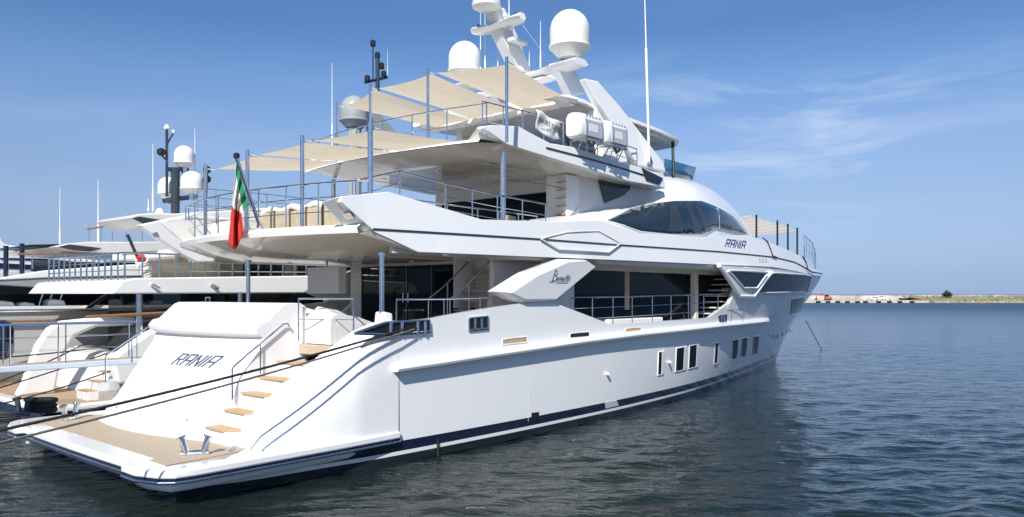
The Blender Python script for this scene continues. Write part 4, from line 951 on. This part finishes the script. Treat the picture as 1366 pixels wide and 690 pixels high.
# ------------------------------------------------------------------ flag
fs0 = U(349, 309, s=2.95); fs1 = U(315.5, 210, s=2.35)
FL = thing('flag_on_staff', 'Italian tricolour flag drooping from a steel staff at the yacht stern', 'flag', fs0)
st = MB().tube([fs0, fs1], .045, 12).build('staff', steel, FL, smooth=True)
MB().lathe((fs1[0], fs1[1], fs1[2]-.03), [(.05, 0), (.075, .03), (.075, .11), (.03, .14)], 14).build('staff_cap', black, st, smooth=True)
MB().tube([off(fs0, .02, -.02, -.05), off(fs0, -.08, .02, .16)], .075, 12).build('socket', steel, st)
cols_px = [  # rows down the cloth (v) for each fraction of the fly (u)
    [(316,215),(319,227),(322,239),(325,251),(328,262),(330,272)],
    [(315.5,219),(318,232),(320,246),(323,258),(325,268),(327,278)],
    [(314.5,232),(315.5,242),(317,252),(319,262),(321,272),(323,283)],
    [(310.5,262),(312,266),(314,270),(316.5,273),(319,277),(321.5,281)],
    [(307,298),(310,301),(313,300),(316,297),(319,294),(323,292)],
    [(304,326),(308,330),(314,333),(318,327),(322,316),(325,307)]]
def flag_pt(u, v):
    a = u*5; i = min(int(a), 4); f_ = a-i; b = v*5; j = min(int(b), 4); g = b-j
    g_ = lambda i_, j_: Vector(cols_px[i_][j_])
    p = g_(i, j).lerp(g_(i, j+1), g).lerp(g_(i+1, j).lerp(g_(i+1, j+1), g), f_)
    s_ = lerp(2.42, 2.62, v*.6+.2*u)+.09*u*math.sin(v*9+u*3)+.05*math.sin(v*17)
    return U(p.x, p.y, s=s_)
mb = MB(); nu, nv = 36, 22
vs = [flag_pt(i/nu, j/nv) for i in range(nu+1) for j in range(nv+1)]; fs = []; mi = []
for i in range(nu):
    for j in range(nv): fs.append((i*(nv+1)+j, i*(nv+1)+j+1, (i+1)*(nv+1)+j+1, (i+1)*(nv+1)+j)); mi.append(0 if i < 12 else 1 if i < 24 else 2)
mb.add(vs, fs); mb.mi = mi
mb.build('flag_cloth', [green_c, white_c, red_c], FL, smooth=True, ang=180, solid=.006)
# ------------------------------------------------------------------ covered sofa, furniture
def sofa(base, s0, s1, t0, t1, z0, h, n, label, m=tan):
    r = thing('covered_sofa', label, 'sofa', base); w_ = (t1-t0)/n
    MB().box((s0+.1, t0+.05, z0), (s1, t1-.05, z0+.40)).build('seat_base', white2, r, bevel=.03)
    for k in range(n):
        a = t0+k*w_+.015; b_ = a+w_-.03
        MB().box((s0, a, z0+.08), (s0+.24, b_, z0+h+.03*math.sin(k*2.1))).build('back_cushion', m, r, bevel=.05, smooth=True, seg=3)
        MB().box((s0+.26, a, z0+.40), (s1, b_, z0+.56)).build('seat_cushion', m, r, bevel=.05, smooth=True)
    for k in range(1, n): MB().box((s0-.012, t0+k*w_-.03, z0+.05), (s0+.26, t0+k*w_+.03, z0+h+.04)).build('strap', mat('strap_brown', (.12, .09, .06), .8) if k == 1 and 'strap_brown' not in MATS else MATS['strap_brown'], r)
    g = MB(); 
    for t in linsp(t0, t1, 26): pass
    g.tube([(s0+.12, t, z0+h+.05+.05*math.sin(t*6)) for t in linsp(t0, t1, 30)], .09, 10)
    g.build('folded_cover', cloth_white, r, smooth=True)
sofa((4.6, .7, 5.44), 4.25, 5.2, -1.2, 2.55, 5.44, .82, 5, 'long tan covered sofa behind the aft rail of the middle deck')
tb = thing('terrace_table', 'round outdoor table under the upper deck beside the deck pole', 'table', (9.6, 2.2, 5.44))
MB().tube([(9.6, 2.2, 6.12), (9.6, 2.2, 6.17)], .75, 28).build('tabletop', skin_wood, tb); MB().tube([(9.6, 2.2, 5.44), (9.6, 2.2, 6.12)], .07, 12).build('pedestal', steel, tb)
def chair(base, rz, label):
    r = thing('terrace_chair', label, 'chair', base, 'covered chairs on the terrace'); x, y, z = base; c, s_ = math.cos(rz), math.sin(rz)
    q = lambda a, b, h: (x+a*c-b*s_, y+a*s_+b*c, z+h)
    MB().ext([q(-.25, -.25, .40), q(.25, -.25, .40), q(.25, .25, .40), q(-.25, .25, .40)], (0, 0, .08)).build('seat', tan, r, bevel=.02)
    MB().ext([q(-.27, -.27, .45), q(-.20, -.27, .45), q(-.20, .27, .45), q(-.27, .27, .45)], (0, 0, .45)).build('backrest', tan, r, bevel=.03)
    for a, b in ((-.22, -.22), (.22, -.22), (.22, .22), (-.22, .22)): MB().tube([q(a, b, 0), q(a, b, .42)], .02, 6).build('leg', dark_steel, r)
chair((8.7, 2.3, 5.44), 0, 'tan terrace chair aft of the round table, beside the deck pole')
chair((9.8, 3.05, 5.44), R(-100), 'tan terrace chair by the starboard rail next to the round table')
chair((10.5, 1.9, 5.44), R(180), 'tan terrace chair between the round table and the dark lounge door')
# ------------------------------------------------------------------ life rafts
def raft(s0, s1, label):
    t0, z0, z1 = 3.93, 8.82, 9.62; r = thing('life_raft_canister', label, 'life raft', ((s0+s1)/2, 4.2, 8.6), 'life raft canisters on the top deck rail')
    prof = [(t0, z0+.08), (t0, z1-.16), (t0+.08, z1-.03), (t0+.22, z1), (t0+.52, z1-.05), (t0+.60, z1-.16), (t0+.60, z0+.1), (t0+.52, z0), (t0+.1, z0)]
    MB().loft([[(s_, t0+.3+(t-t0-.3)*k, (z0+z1)/2+(z-(z0+z1)/2)*k) for t, z in prof] for s_, k in ((s0, .86), (s0+.06, .97), (s0+.16, 1), (s1-.16, 1), (s1-.06, .97), (s1, .86))]).build('canister', white, r, smooth=True, ang=45)
    P_ = MB().box((s0+.22, t0+.585, z0+.06), (s1-.12, t0+.625, z1-.22)).build('front_panel', raft_grey, r, bevel=.02)
    MB().box((s0+.42, t0+.62, z0+.22), (s1-.42, t0+.632, z1-.34)).build('label_plate', white2, P_)
    for k in range(5): MB().box((s0+.28+.17*k, t0+.50, z1-.13), (s0+.38+.17*k, t0+.60, z1-.085)).build('letter_mark', grey, P_)
    for s_ in (s0+.25, s1-.2):
        MB().tube([(s_, t0+.61, z1-.2), (s_, t0+.66, z0+.3), (s_, t0+.62, z0-.03), (s_, t0+.05, z0-.05), (s_, t0+.0, z0-.5)], .02, 8).build('cradle_bar', steel, r, smooth=True)
        MB().tube([(s_, t0+.5, z0-.04), (s_+.12, t0+.22, z0-.34)], .018, 8).build('cradle_strut', steel, r)
    MB().tube([(s0+.05, t0+.55, z0-.05), (s1-.05, t0+.55, z0-.05)], .025, 8).build('cradle_rail', steel, r)
    MB().tube([(s0+.4, t0+.58, z0-.08), (s0+.55, t0+.58, z0-.22), (s0+.75, t0+.58, z0-.1)], .05, 8).build('release_gear', dark_steel, r, smooth=True)
raft(11.65, 12.95, 'white life raft canister with grey front, aft one beside the banner')
raft(13.1, 14.35, 'white life raft canister with grey front, forward one next to the arch leg')
# banner on the top deck rail, seen from its back
BN = thing('rail_banner', 'crumpled white banner with black lettering tied to the top deck rail', 'banner', (10.6, 4.0, 8.9))
P = []
for i in range(15):
    u = i/14; row = []
    for j in range(9):
        v = j/8; row.append((10.10+1.12*u+.02*math.sin(v*5), 4.04+.035*math.sin(u*9+v*4)+.02*math.sin(v*8), 9.42-.16*u+.02*math.sin(u*7)-v*(.55+.12*math.sin(u*3.1))))
    P.append(row)
MB().grid(P).build('banner_cloth', cloth_white, BN, smooth=True, solid=.006)
text_on('NUBT O/20', 'banner_lettering', black, BN, (10.12, 4.15, 9.06), (1, 0, -.16), (0, 0, 1), .20, thick=.003, mirror=False)
# ------------------------------------------------------------------ mooring lines
def rope(a, b, r, m, label, sag=.12, n=40, group=None, name='mooring_rope'):
    a, b = Vector(a), Vector(b); pts = []
    for i in range(n+1): p = a.lerp(b, i/n); p.z -= sag*4*(i/n)*(1-i/n); pts.append(tuple(p))
    mb = MB(); mb.tube(pts, r, 8)
    ln = (b-a).length; tw = int(ln/.16*1)      # laid strand wound round the core
    k = int(ln*26)
    hel = []
    for i in range(k+1):
        u = i/k; p = a.lerp(b, u); p.z -= sag*4*u*(1-u); d = (b-a).normalized(); e1 = d.cross(Vector((0, 0, 1))).normalized(); e2 = e1.cross(d); an = u*ln*22
        hel.append(tuple(p+(e1*math.cos(an)+e2*math.sin(an))*r*.55))
    mb.tube(hel, r*.6, 6)
    return mb.build(name, m, base=tuple(a), smooth=True, label=label, cat='rope', group=group)
def wl(X, Y, Z):
    a = X-O[0]; b = Y-O[1]; return (a*F[0]+b*F[1], a*S[0]+b*S[1], Z)
A = onT(537, 438, tq); B_ = U(0, 567, t=4.7); d_ = Vector(B_)-Vector(A); rope((A[0], A[1]+.06, A[2]-.02), tuple(Vector(A)+d_*1.25), .025, rope_dark, 'thick black mooring rope running left across the sloped transom')
A = onT(548, 438, tq); B_ = U(0, 584, t=5.0); d_ = Vector(B_)-Vector(A); rope((A[0], A[1]+.12, A[2]-.02), tuple(Vector(A)+d_*1.2), .020, rope_grey, 'thinner grey mooring rope running left below the black one')
# anchor chain at the bow
a = (41.2, .35, 2.4); b_ = U(1098, 465, z=0); 
a = U(1075, 428, t=.8)
rope(a, (b_[0]+.0, b_[1], -.3), .025, dark_steel, 'dark anchor chain running from the bow into the water', sag=.0, name='anchor_chain')['category'] = 'chain'
# fender line on the hull side
a = onT(583, 593, T); o = MB().tube([(a[0], a[1]+.03, 1.0-.6), (a[0], a[1]+.05, -.3)], .03, 8).build('hanging_line', rope_dark, base=a, label='short black line hanging at the waterline below the rub rail', cat='rope')
# ------------------------------------------------------------------ gangway
g0 = U(200, 480, t=-4.15); GW_ = thing('gangway', 'long pale gangway with steel handrails leading left from the yacht stern', 'gangway', (g0[0], -4.3, g0[2]))
MB().box((-12, -4.75, g0[2]-.10), (g0[0]+.3, -4.15, g0[2]+.06)).build('walkway', mat('gangway_blue_white', (.52, .60, .68), .3, coat=.3), GW_, bevel=.03)
MB().box((-12, -4.70, g0[2]+.062), (g0[0]+.25, -4.2, g0[2]+.075)).build('walkway_tread', teak, GW_)
for t in (-4.18, -4.72):
    o = MB().tube([(-12, t, g0[2]+1.10), (g0[0]-.2, t, g0[2]+1.10)], .026, 8).build('handrail', blue_r if t > -4.5 else steel, GW_, smooth=True)
    for s_ in (-9, -7, -5, -3, -1, .3, g0[0]-.35): MB().tube([(s_, t, g0[2]), (s_, t, g0[2]+1.1)], .018, 8).build('post', steel, o)
    for h in (.4, .75): MB().tube([(-12, t, g0[2]+h), (g0[0]-.3, t, g0[2]+h)], .006, 5).build('guard_wire', steel, o)
# ------------------------------------------------------------------ neighbouring yachts
def pp(pts, t0): return [(p[0], p[2]) for p in (U(x, y, t=t0) for x, y in pts)]
def slab(parent, name, m, pxs, t0, width, bevel=.04, raw=None):
    P_ = raw or pp(pxs, t0); return MB().ext([(a, t0, b) for a, b in P_], (0, -width, 0)).build(name, m, parent, bevel=bevel, smooth=True)
def simple_hull(parent, t_c, hb, s0, s1, top, m, rake=1.6):
    rings = []
    for i in range(26):
        u = i/25; r = []
        for k, (z, f_) in enumerate(((-1, .8), (0, .93), (.6, .98), (top*.6, 1), (top, 1))):
            s_ = lerp(s0+z*rake*.35*(1-u), s1+z*.6, u); wd = hb*f_*(1-max(0, (u-.45)/.55)**2.4)
            r.append((s_, t_c+wd, z))
        r2 = [(a, 2*t_c-b, z) for a, b, z in r[::-1]]
        rings.append(r+r2)
    return MB().loft(rings).build('hull', m, parent, smooth=True, ang=40)
# --- nearest neighbour
Y2 = thing('neighbour_yacht', 'white motor yacht moored close alongside on the left, with three radomes on its dark mast', 'yacht', (0, -10.3, 0))
simple_hull(Y2, -10.3, 3.8, 3.2, 30, 2.0, hullm, 1.2)
MB().ext([(.45, -6.35, .55), (.45, -14.2, .55), (4, -14.2, .55), (4, -6.35, .55)], (0, 0, .18)).build('swim_platform', white, Y2, bevel=.05)
MB().box((.75, -13.9, .735), (3.9, -6.75, .745)).build('teak_deck', teak_mat('teak_warm', 'x', (.46, .32, .20)), Y2)
MB().box((.45, -14.2, .3), (4, -6.5, .54)).build('platform_underside', navy, Y2)
P_ = [(.75, .74), (.95, 1.1), (1.15, 1.75), (1.35, 2.35), (1.7, 2.9), (2.1, 3.12), (3.0, 3.2), (4.5, 3.2), (4.5, 2.9), (3.2, 2.9), (2.5, 2.6), (2.1, 1.9), (1.9, .74)]
MB().ext([(a, -9.7, b) for a, b in P_], (0, -.4, 0)).build('stern_quarter', white2, Y2, bevel=.1, smooth=True)
slab(Y2, 'stern_quarter', white2, [(148,480),(172,462),(200,443),(222,434),(330,430),(330,510),(160,512)], -6.45, .45, .08)
MB().ext([(2.6, -7.0, .74), (3.3, -7.0, 1.9), (3.6, -7.0, 2.0), (4.6, -7.0, 2.0), (4.6, -7.0, .74)], (0, -6.4, 0)).build('transom', cream, Y2, bevel=.05)
for i in range(5): 
    MB().box((1.9+.3*i, -7.9, .74), (2.9+.3*i, -7.0, 1.0+.27*i)).build('stair', white2, Y2)
    MB().box((1.88+.3*i, -7.85, 1.0+.27*i), (2.2+.3*i, -7.05, 1.03+.27*i)).build('tread', teak_steps, Y2)
MB().tube([(1.7, -6.65, 3.32), (4.6, -6.65, 3.42)], .045, 8).build('cap_rail', skin_wood, Y2, smooth=True)
slab(Y2, 'upper_deck', white, [(150,392),(165,374),(182,371),(410,368),(640,372),(640,388),(410,391),(200,392)], -6.5, 7.6)
MB().box((5.0, -13.4, 1.9), (22, -7.4, 4.05)).build('saloon_block', glass, Y2)
for s_ in (3.4, 6.9, 10.5): MB().tube([(s_, -6.9, 2.0), (s_, -6.9, 4.1)], .10, 10).build('deck_pole', steel, Y2, smooth=True)
railing(Y2, [(2.9, -13.4, 4.5), (2.9, -6.8, 4.5), (4.5, -6.7, 4.5), (11, -6.7, 4.6)], .82, mids=2, spacing=.5, r=.03, post_r=.03)
MB().box((6.4, -13, 4.5), (18, -7.4, 5.35)).build('lounge_block', tan, Y2)
for s_ in (7.3, 9.6, 11.9, 14.2): MB().box((s_, -7.42, 4.7), (s_+1.7, -7.36, 5.2)).build('lounge_window', glass, Y2)
slab(Y2, 'upper_wing', white, [(186,300),(238,289),(262,284),(330,279),(520,280),(520,345),(262,350),(246,341)], -6.5, .4)
slab(Y2, 'upper_wing', white, [(186,300),(238,289),(262,284),(330,279),(520,280),(520,345),(262,350),(246,341)], -13.6, .4)
MB().ext([(5.2, -6.9, 5.35), (5.2, -13.6, 5.35), (18, -13.6, 5.35), (18, -6.9, 5.35)], (0, 0, .25)).build('fly_deck', cream, Y2, bevel=.03)
lp = pp([(203, 311), (209, 309), (212, 315), (206, 317)], -6.5); MB().ext([(a, -6.48, b) for a, b in lp], (0, -.03, 0)).build('courtesy_lamp', steel, Y2)
for a, b, c in ((3.6, -6.52, 4.28), (5.6, -6.52, 4.30)): MB().tube([(a, b, c), (a, b+.12, c+.03), (a+.2, b+.2, c-.1)], .05, 8).build('spot_lamp', steel, Y2, smooth=True)
slab(Y2, 'hardtop', cream, [(173,290),(182,286),(205,284),(235,285),(330,277),(420,279),(420,292),(300,300),(235,303),(196,302)], -9.0, 3.0, .05)
slab(Y2, 'hardtop_edge', dark_steel, [(176,291),(186,289),(232,296),(226,301),(196,301)], -8.97, .03, .005)
railing(Y2, [(6.2, -8.6, 6.95), (9, -8.6, 7.0), (14, -8.6, 7.0)], .9, mids=2, spacing=.8)
# mast and radomes
mt = 10.3
def dome_at(parent, cx, top, bot, wpx, t0, m=None, label=None):
    pt, pb = U(cx, top, t=-t0), U(cx, bot, t=-t0); Yd = W(pt).y; r = wpx/2/FP*Yd
    return dome(parent, (pb[0], pb[1], pb[2]), r, pt[2]-pb[2], m, 'radome', True, label)
dome_at(Y2, 246, 194.5, 224, 26, mt); dome_at(Y2, 224, 236, 265, 25, mt+.8); dome_at(Y2, 256.5, 228.5, 259, 29.5, mt-.8)
a = U(234, 290, t=-mt); b_ = U(234, 226, t=-mt); MB().tube([a, (b_[0], b_[1], b_[2])], .16, 10).build('mast', dark_steel, Y2)
c_ = U(222, 226, t=-mt); d_ = U(251, 226, t=-mt); MB().tube([c_, d_], .08, 8).build('mast_arm', dark_steel, Y2); 
c_ = U(218, 268, t=-mt); d_ = U(262, 262, t=-mt); MB().tube([c_, d_], .09, 8).build('mast_arm', dark_steel, Y2)
a = U(222.5, 262, t=-mt-.3); b_ = U(222.5, 173, t=-mt-.3); MB().tube([a, b_], .055, 8).build('light_pole', dark_steel, Y2)
c_ = U(231, 178, t=-mt-.3); d_ = U(223, 192, t=-mt-.3); MB().tube([c_, d_], .035, 6).build('light_arm', dark_steel, Y2); MB().lathe((b_[0], b_[1], b_[2]), [(.09, 0), (.12, .05), (.05, .18)], 10).build('lamp', radome, Y2); MB().lathe((c_[0], c_[1], c_[2]), [(.07, 0), (.08, .08), (.03, .13)], 10).build('lamp', radome, Y2)
c_ = U(215, 205, t=-mt-.3); d_ = U(222, 214, t=-mt-.3); MB().lathe((c_[0], c_[1], c_[2]), [(.08, -.08), (.15, 0), (.15, .14), (.06, .2)], 12).build('camera_head', black, Y2, smooth=True); MB().tube([off(c_, 0, 0, -.05), d_], .035, 6).build('light_arm', dark_steel, Y2)
for x, y0, y1 in ((204, 192, 282), (260, 172, 262), (198, 265, 282)):
    a = U(x, y1, t=-mt); b_ = U(x, y0, t=-mt); whip(a, b_[2]-a[2], .022, parent=Y2)
MB().lathe(U(213, 284, t=-mt), [(.1, -.1), (.16, 0), (.12, .12), (.03, .18)], 12).build('gps_antenna', radome, Y2, smooth=True)
# tall antenna group further forward on it
a = U(274, 290, t=-9.0); b_ = U(276, 226, t=-9.0)
for k in (0, .35): MB().lathe((b_[0], b_[1], b_[2]+k-.5), [(.07, 0), (.14, .05), (.14, .2), (.05, .28)], 10).build('camera_head', black, Y2, smooth=True)
MB().tube([a, b_], .05, 8).build('light_pole', dark_steel, Y2)
# furled flag on its staff
F2 = thing('furled_flag', 'furled red, white and green flag wrapped on a dark staff of the neighbouring yacht', 'flag', U(196, 372, t=-7.2))
a = U(197, 374, t=-7.2); b_ = U(170, 313, t=-7.2); MB().tube([a, b_], .05, 10).build('staff', dark_steel, F2, smooth=True)
for (x0, y0), (x1, y1), m, r0_, r1_, nm in (((187,342),(189,348),red_c,.13,.13,'flag_cloth'),((188,348),(195,364),white_c,.20,.20,'flag_cloth'),((194,362),(204,380),white_c,.17,.06,'flag_cloth'),((190,352),(197,372),green_c,.13,.05,'flag_cloth')):
    a_, c_ = Vector(U(x0, y0, t=-7.15)), Vector(U(x1, y1, t=-7.15)); pts = [a_.lerp(c_, k/6)+Vector((.02*math.sin(k*2), .03*math.cos(k*3), 0)) for k in range(7)]
    MB().tube(pts, r0_, 9, r2=r1_).build(nm, m, F2, smooth=True)
# cleats and rope coil on its platform
cc = U(56, 549, z=.76)
co = MB()
for k in range(9):
    rr_ = .52-.028*(k % 4)+.02*math.sin(k); co.tube([(cc[0]+rr_*math.cos(a)*(.62), cc[1]+rr_*math.sin(a)*1.05, .80+.035*k+.012*math.sin(3*a+k)) for a in linsp(0, 6.1, 30)], .034, 7, closed=True)
co.build('rope_coil', rope_dark, base=(cc[0], cc[1], .76), smooth=True, label='large black coil of mooring rope lying on the neighbour platform', cat='rope coil')
p = U(30, 552, z=.76); bollard(Y2, (p[0], p[1], .75), R(80), 1.1, dark_steel)
for (x0, y0), (x1, y1), s_a in (((0,514),(232,439),0), ((0,536),(150,494),0), ((0,474),(210,452),0), ((0,505),(120,455),0)):
    a = U(x1, y1, t=-6.9); b_ = Vector(U(x0, y0, t=-6.9)); b_ = tuple(Vector(a)+(b_-Vector(a))*1.3)
    rope(a, b_, .02, rope_dark, {514: 'dark mooring line crossing behind the gangway posts, longest of the thin ones', 536: 'dark mooring line hanging low over the neighbour teak platform', 474: 'thin dark line almost level behind the gangway', 505: 'thin dark line leading up to the neighbour stern quarter'}[y0], sag=.10, group='thin mooring lines of the neighbour')
p = U(3, 476, t=-13.2); q0 = U(3, 430, t=-13.2)
MB().lathe((p[0], p[1], p[2]), [(.12, -.1), (.32, .05), (.36, .2), (.36, q0[2]-p[2]-.25), (.3, q0[2]-p[2]-.05), (.08, q0[2]-p[2]+.08)], 18).build('fender', navy, base=p, smooth=True, label='big dark cylindrical fender hanging between the neighbouring yachts at the left edge', cat='fender')
hp = [U(x, y, z=.78) for x, y in ((-20,512),(20,503),(45,508),(66,500),(88,497),(104,492),(84,490),(52,495),(20,508),(-10,516))]
MB().tube([lp_ for k in range(len(hp)-1) for lp_ in (hp[k], tuple((Vector(hp[k])+Vector(hp[k+1]))/2+Vector((.08, .1, .02))))]+[hp[-1]], .028, 8).build('hose', yellow, base=hp[2], smooth=True, label='yellow hose snaking across the teak platform behind the gangway', cat='hose')
a = U(243, 352, t=-7.0); b_ = U(243, 293, t=-7.0)
cr = thing('rolled_cover', 'tan rolled canvas cover tied upright at the neighbour rail below its white wing', 'cover', a)
MB().tube([tuple(Vector(a).lerp(Vector(b_), k/10)+Vector((.04*math.sin(k), .04*math.cos(k*1.7), 0))) for k in range(11)], .17, 10, r2=.11).build('canvas_roll', canvas, cr, smooth=True)
for k in (3, 6, 8): p = Vector(a).lerp(Vector(b_), k/10); MB().tube([tuple(p), (p.x, p.y, p.z+.06)], .19, 10).build('tie', rope_dark, cr)
# --- second neighbour
Y3 = thing('neighbour_yacht', 'grey-white motor yacht second from the left with a dark canopy and glass top rail', 'yacht', (0, -19.5, 0))
simple_hull(Y3, -19.0, 4.0, -.2, 32, 3.55, white2, .8)
slab(Y3, 'hull_side', mat('shaded_grey_hull', (.44, .45, .45), .3, coat=.3), [(-60,417),(0,416),(120,414),(330,412),(330,440),(150,455),(0,490),(-60,500)], -14.7, .12, .02)  # shade on this hull side is put into its grey colour
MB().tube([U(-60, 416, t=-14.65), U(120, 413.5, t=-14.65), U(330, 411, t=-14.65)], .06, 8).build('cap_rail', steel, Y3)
MB().tube([U(-60, 430, t=-14.55), U(0, 429, t=-14.55), U(210, 425, t=-14.55)], .05, 8).build('rub_strip', skin_wood, Y3)
MB().box((2, -22.5, 3.5), (26, -16.2, 4.4)).build('saloon_block', glass, Y3)
slab(Y3, 'upper_deck', white, [(-70,374),(0,371),(60,361),(175,353),(420,352),(420,366),(150,369),(60,371),(0,374)], -15.0, 8)
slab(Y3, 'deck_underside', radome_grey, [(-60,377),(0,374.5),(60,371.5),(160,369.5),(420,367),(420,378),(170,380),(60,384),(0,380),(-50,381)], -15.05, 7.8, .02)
MB().ext([(3, -15.6, 5.3), (9, -15.6, 5.4), (9, -15.6, 4.9), (3, -15.6, 4.9)], (0, -.05, 0)).build('glass_balustrade', glass2, Y3)
MB().tube([(2.5, -15.5, 5.55), (5, -15.5, 5.75), (12, -15.5, 5.8)], .04, 8).build('cap_rail', skin_wood, Y3)
for s_ in linsp(3, 11, 8): MB().tube([(s_, -15.5, 5.0), (s_, -15.5, 5.65)], .025, 6).build('post', steel, Y3)
slab(Y3, 'hardtop', cream, [(75,329),(90,325),(120,322.5),(170,323),(260,322),(420,322),(420,338),(230,340),(150,338),(95,335)], -15.2, 7)
slab(Y3, 'hardtop_edge', dark_steel, [(77,329.5),(92,326),(135,331),(120,336),(96,334)], -15.17, .03, .005)
a = [U(x, y, t=-15.6) for x, y in ((116,306),(140,302),(170,301.5),(260,303))]
MB().tube([(p[0], p[1], p[2]) for p in a], .035, 8).build('cap_rail', skin_wood, Y3)
for x in (119, 135, 150, 168, 190, 215): 
    p = U(x, 324, t=-15.6); MB().tube([p, (p[0], p[1], U(x, 303, t=-15.6)[2])], .018, 6).build('post', steel, Y3)
slab(Y3, 'canopy', black, [(14,331),(40,326.5),(100,325),(100,327.5),(40,330)], -16, 4.5, .01)
for x, y0, y1 in ((8, 328, 373), (29.5, 325, 368)):
    a = U(x, y1, t=-15.8); b_ = U(x, y0, t=-15.8); MB().tube([a, b_], .09, 8).build('canopy_post', navy, Y3, smooth=True)
for x, y0, y1 in ((131, 240, 322), (443, 84, 200)):
    a = U(x, y1, t=-18); b_ = U(x, y0, t=-18); whip(a, b_[2]-a[2], .028, parent=Y3)
for x0, x1, y in ((-5, 22, 404), (26, 50, 406), (64, 90, 402)):
    P_ = pp([(x0, 411), (x0, y), (x0+6, y-3), (x1-4, y-1), (x1, 411)], -15.6); MB().ext([(a, -15.6, b) for a, b in P_], (0, -1.2, 0)).build('deck_cushion', cloth_white, Y3, bevel=.05, smooth=True)
slab(Y3, 'passage_rail', skin_wood, [(-20,412),(95,408),(95,410),(-20,413.5)], -15.2, .06, .005)
for x, y0 in ((52, 392), (64, 393), (78, 391)): a = U(x, 408, t=-16); b_ = U(x+5, y0, t=-16); MB().tube([a, b_], .03, 6).build('deck_strut', steel, Y3)
a = U(2, 400, t=-14.8); MB().tube([U(155, 414, t=-14.7), U(157, 404, t=-14.7)], .12, 8).build('fender_hook', black, Y3)
slab(Y3, 'davit', steel, [(112,412),(146,389),(152,389),(120,413)], -14.9, .12, .01)
# big grey radome and mast
dome_at(Y3, 473, 128, 171, 38, 18, radome_grey, 'large grey radome')
a = U(473, 172, t=-18); MB().tube([a, (a[0], a[1], a[2]-4)], .4, 12).build('dome_pedestal', radome_grey, Y3)
slab(Y3, 'dome_bracket', radome_grey, [(495,150),(508,152),(530,178),(526,192),(498,190)], -17.7, .6)
a = U(504, 165, t=-18); b_ = U(503.5, 72, t=-18); MB().tube([a, b_], .13, 10).build('mast', dark_steel, Y3)
a = U(487, 110, t=-18); c_ = U(516, 103, t=-18); MB().tube([a, c_], .09, 8).build('mast_arm', dark_steel, Y3)
a = U(497.5, 108, t=-18); b_ = U(497.5, 62, t=-18); MB().tube([a, b_], .04, 6).build('light_pole', dark_steel, Y3)
for x, y in ((490, 107), (497.5, 60), (503.5, 76), (509, 90), (512, 101)):
    p = U(x, y, t=-18); MB().lathe((p[0], p[1], p[2]-.1), [(.1, 0), (.16, .05), (.16, .32), (.06, .4)], 10).build('signal_lamp', black, Y3, smooth=True)
a = U(517, 100, t=-18); b_ = U(517.5, 66, t=-18); whip(a, b_[2]-a[2], .015, parent=Y3)
# --- far yacht
Y4 = thing('neighbour_yacht', 'sleek white yacht farthest left, mostly hidden behind the others', 'yacht', (0, -31, 0))
simple_hull(Y4, -30.5, 4.4, -2, 34, 3.8, hullm, .5)
slab(Y4, 'superstructure', white, [(-60,344),(-60,320),(0,318),(8,326),(60,334),(110,345),(160,352),(160,372),(-60,374)], -26.5, 7, .1)
slab(Y4, 'window_band', glass2, [(-60,352),(0,351),(90,356),(90,361),(0,358),(-60,359)], -26.46, .03, .0)
slab(Y4, 'window_band', navy, [(0,344),(60,345),(100,349),(60,348),(0,346)], -26.46, .03, .0)
slab(Y4, 'top_deck', white, [(-60,318),(-20,316),(0,316),(6,322),(0,324),(-60,326)], -27.5, 5, .1)
a = U(80, 330, t=-28); b_ = U(80.5, 250, t=-28); whip(a, b_[2]-a[2], .03, parent=Y4)
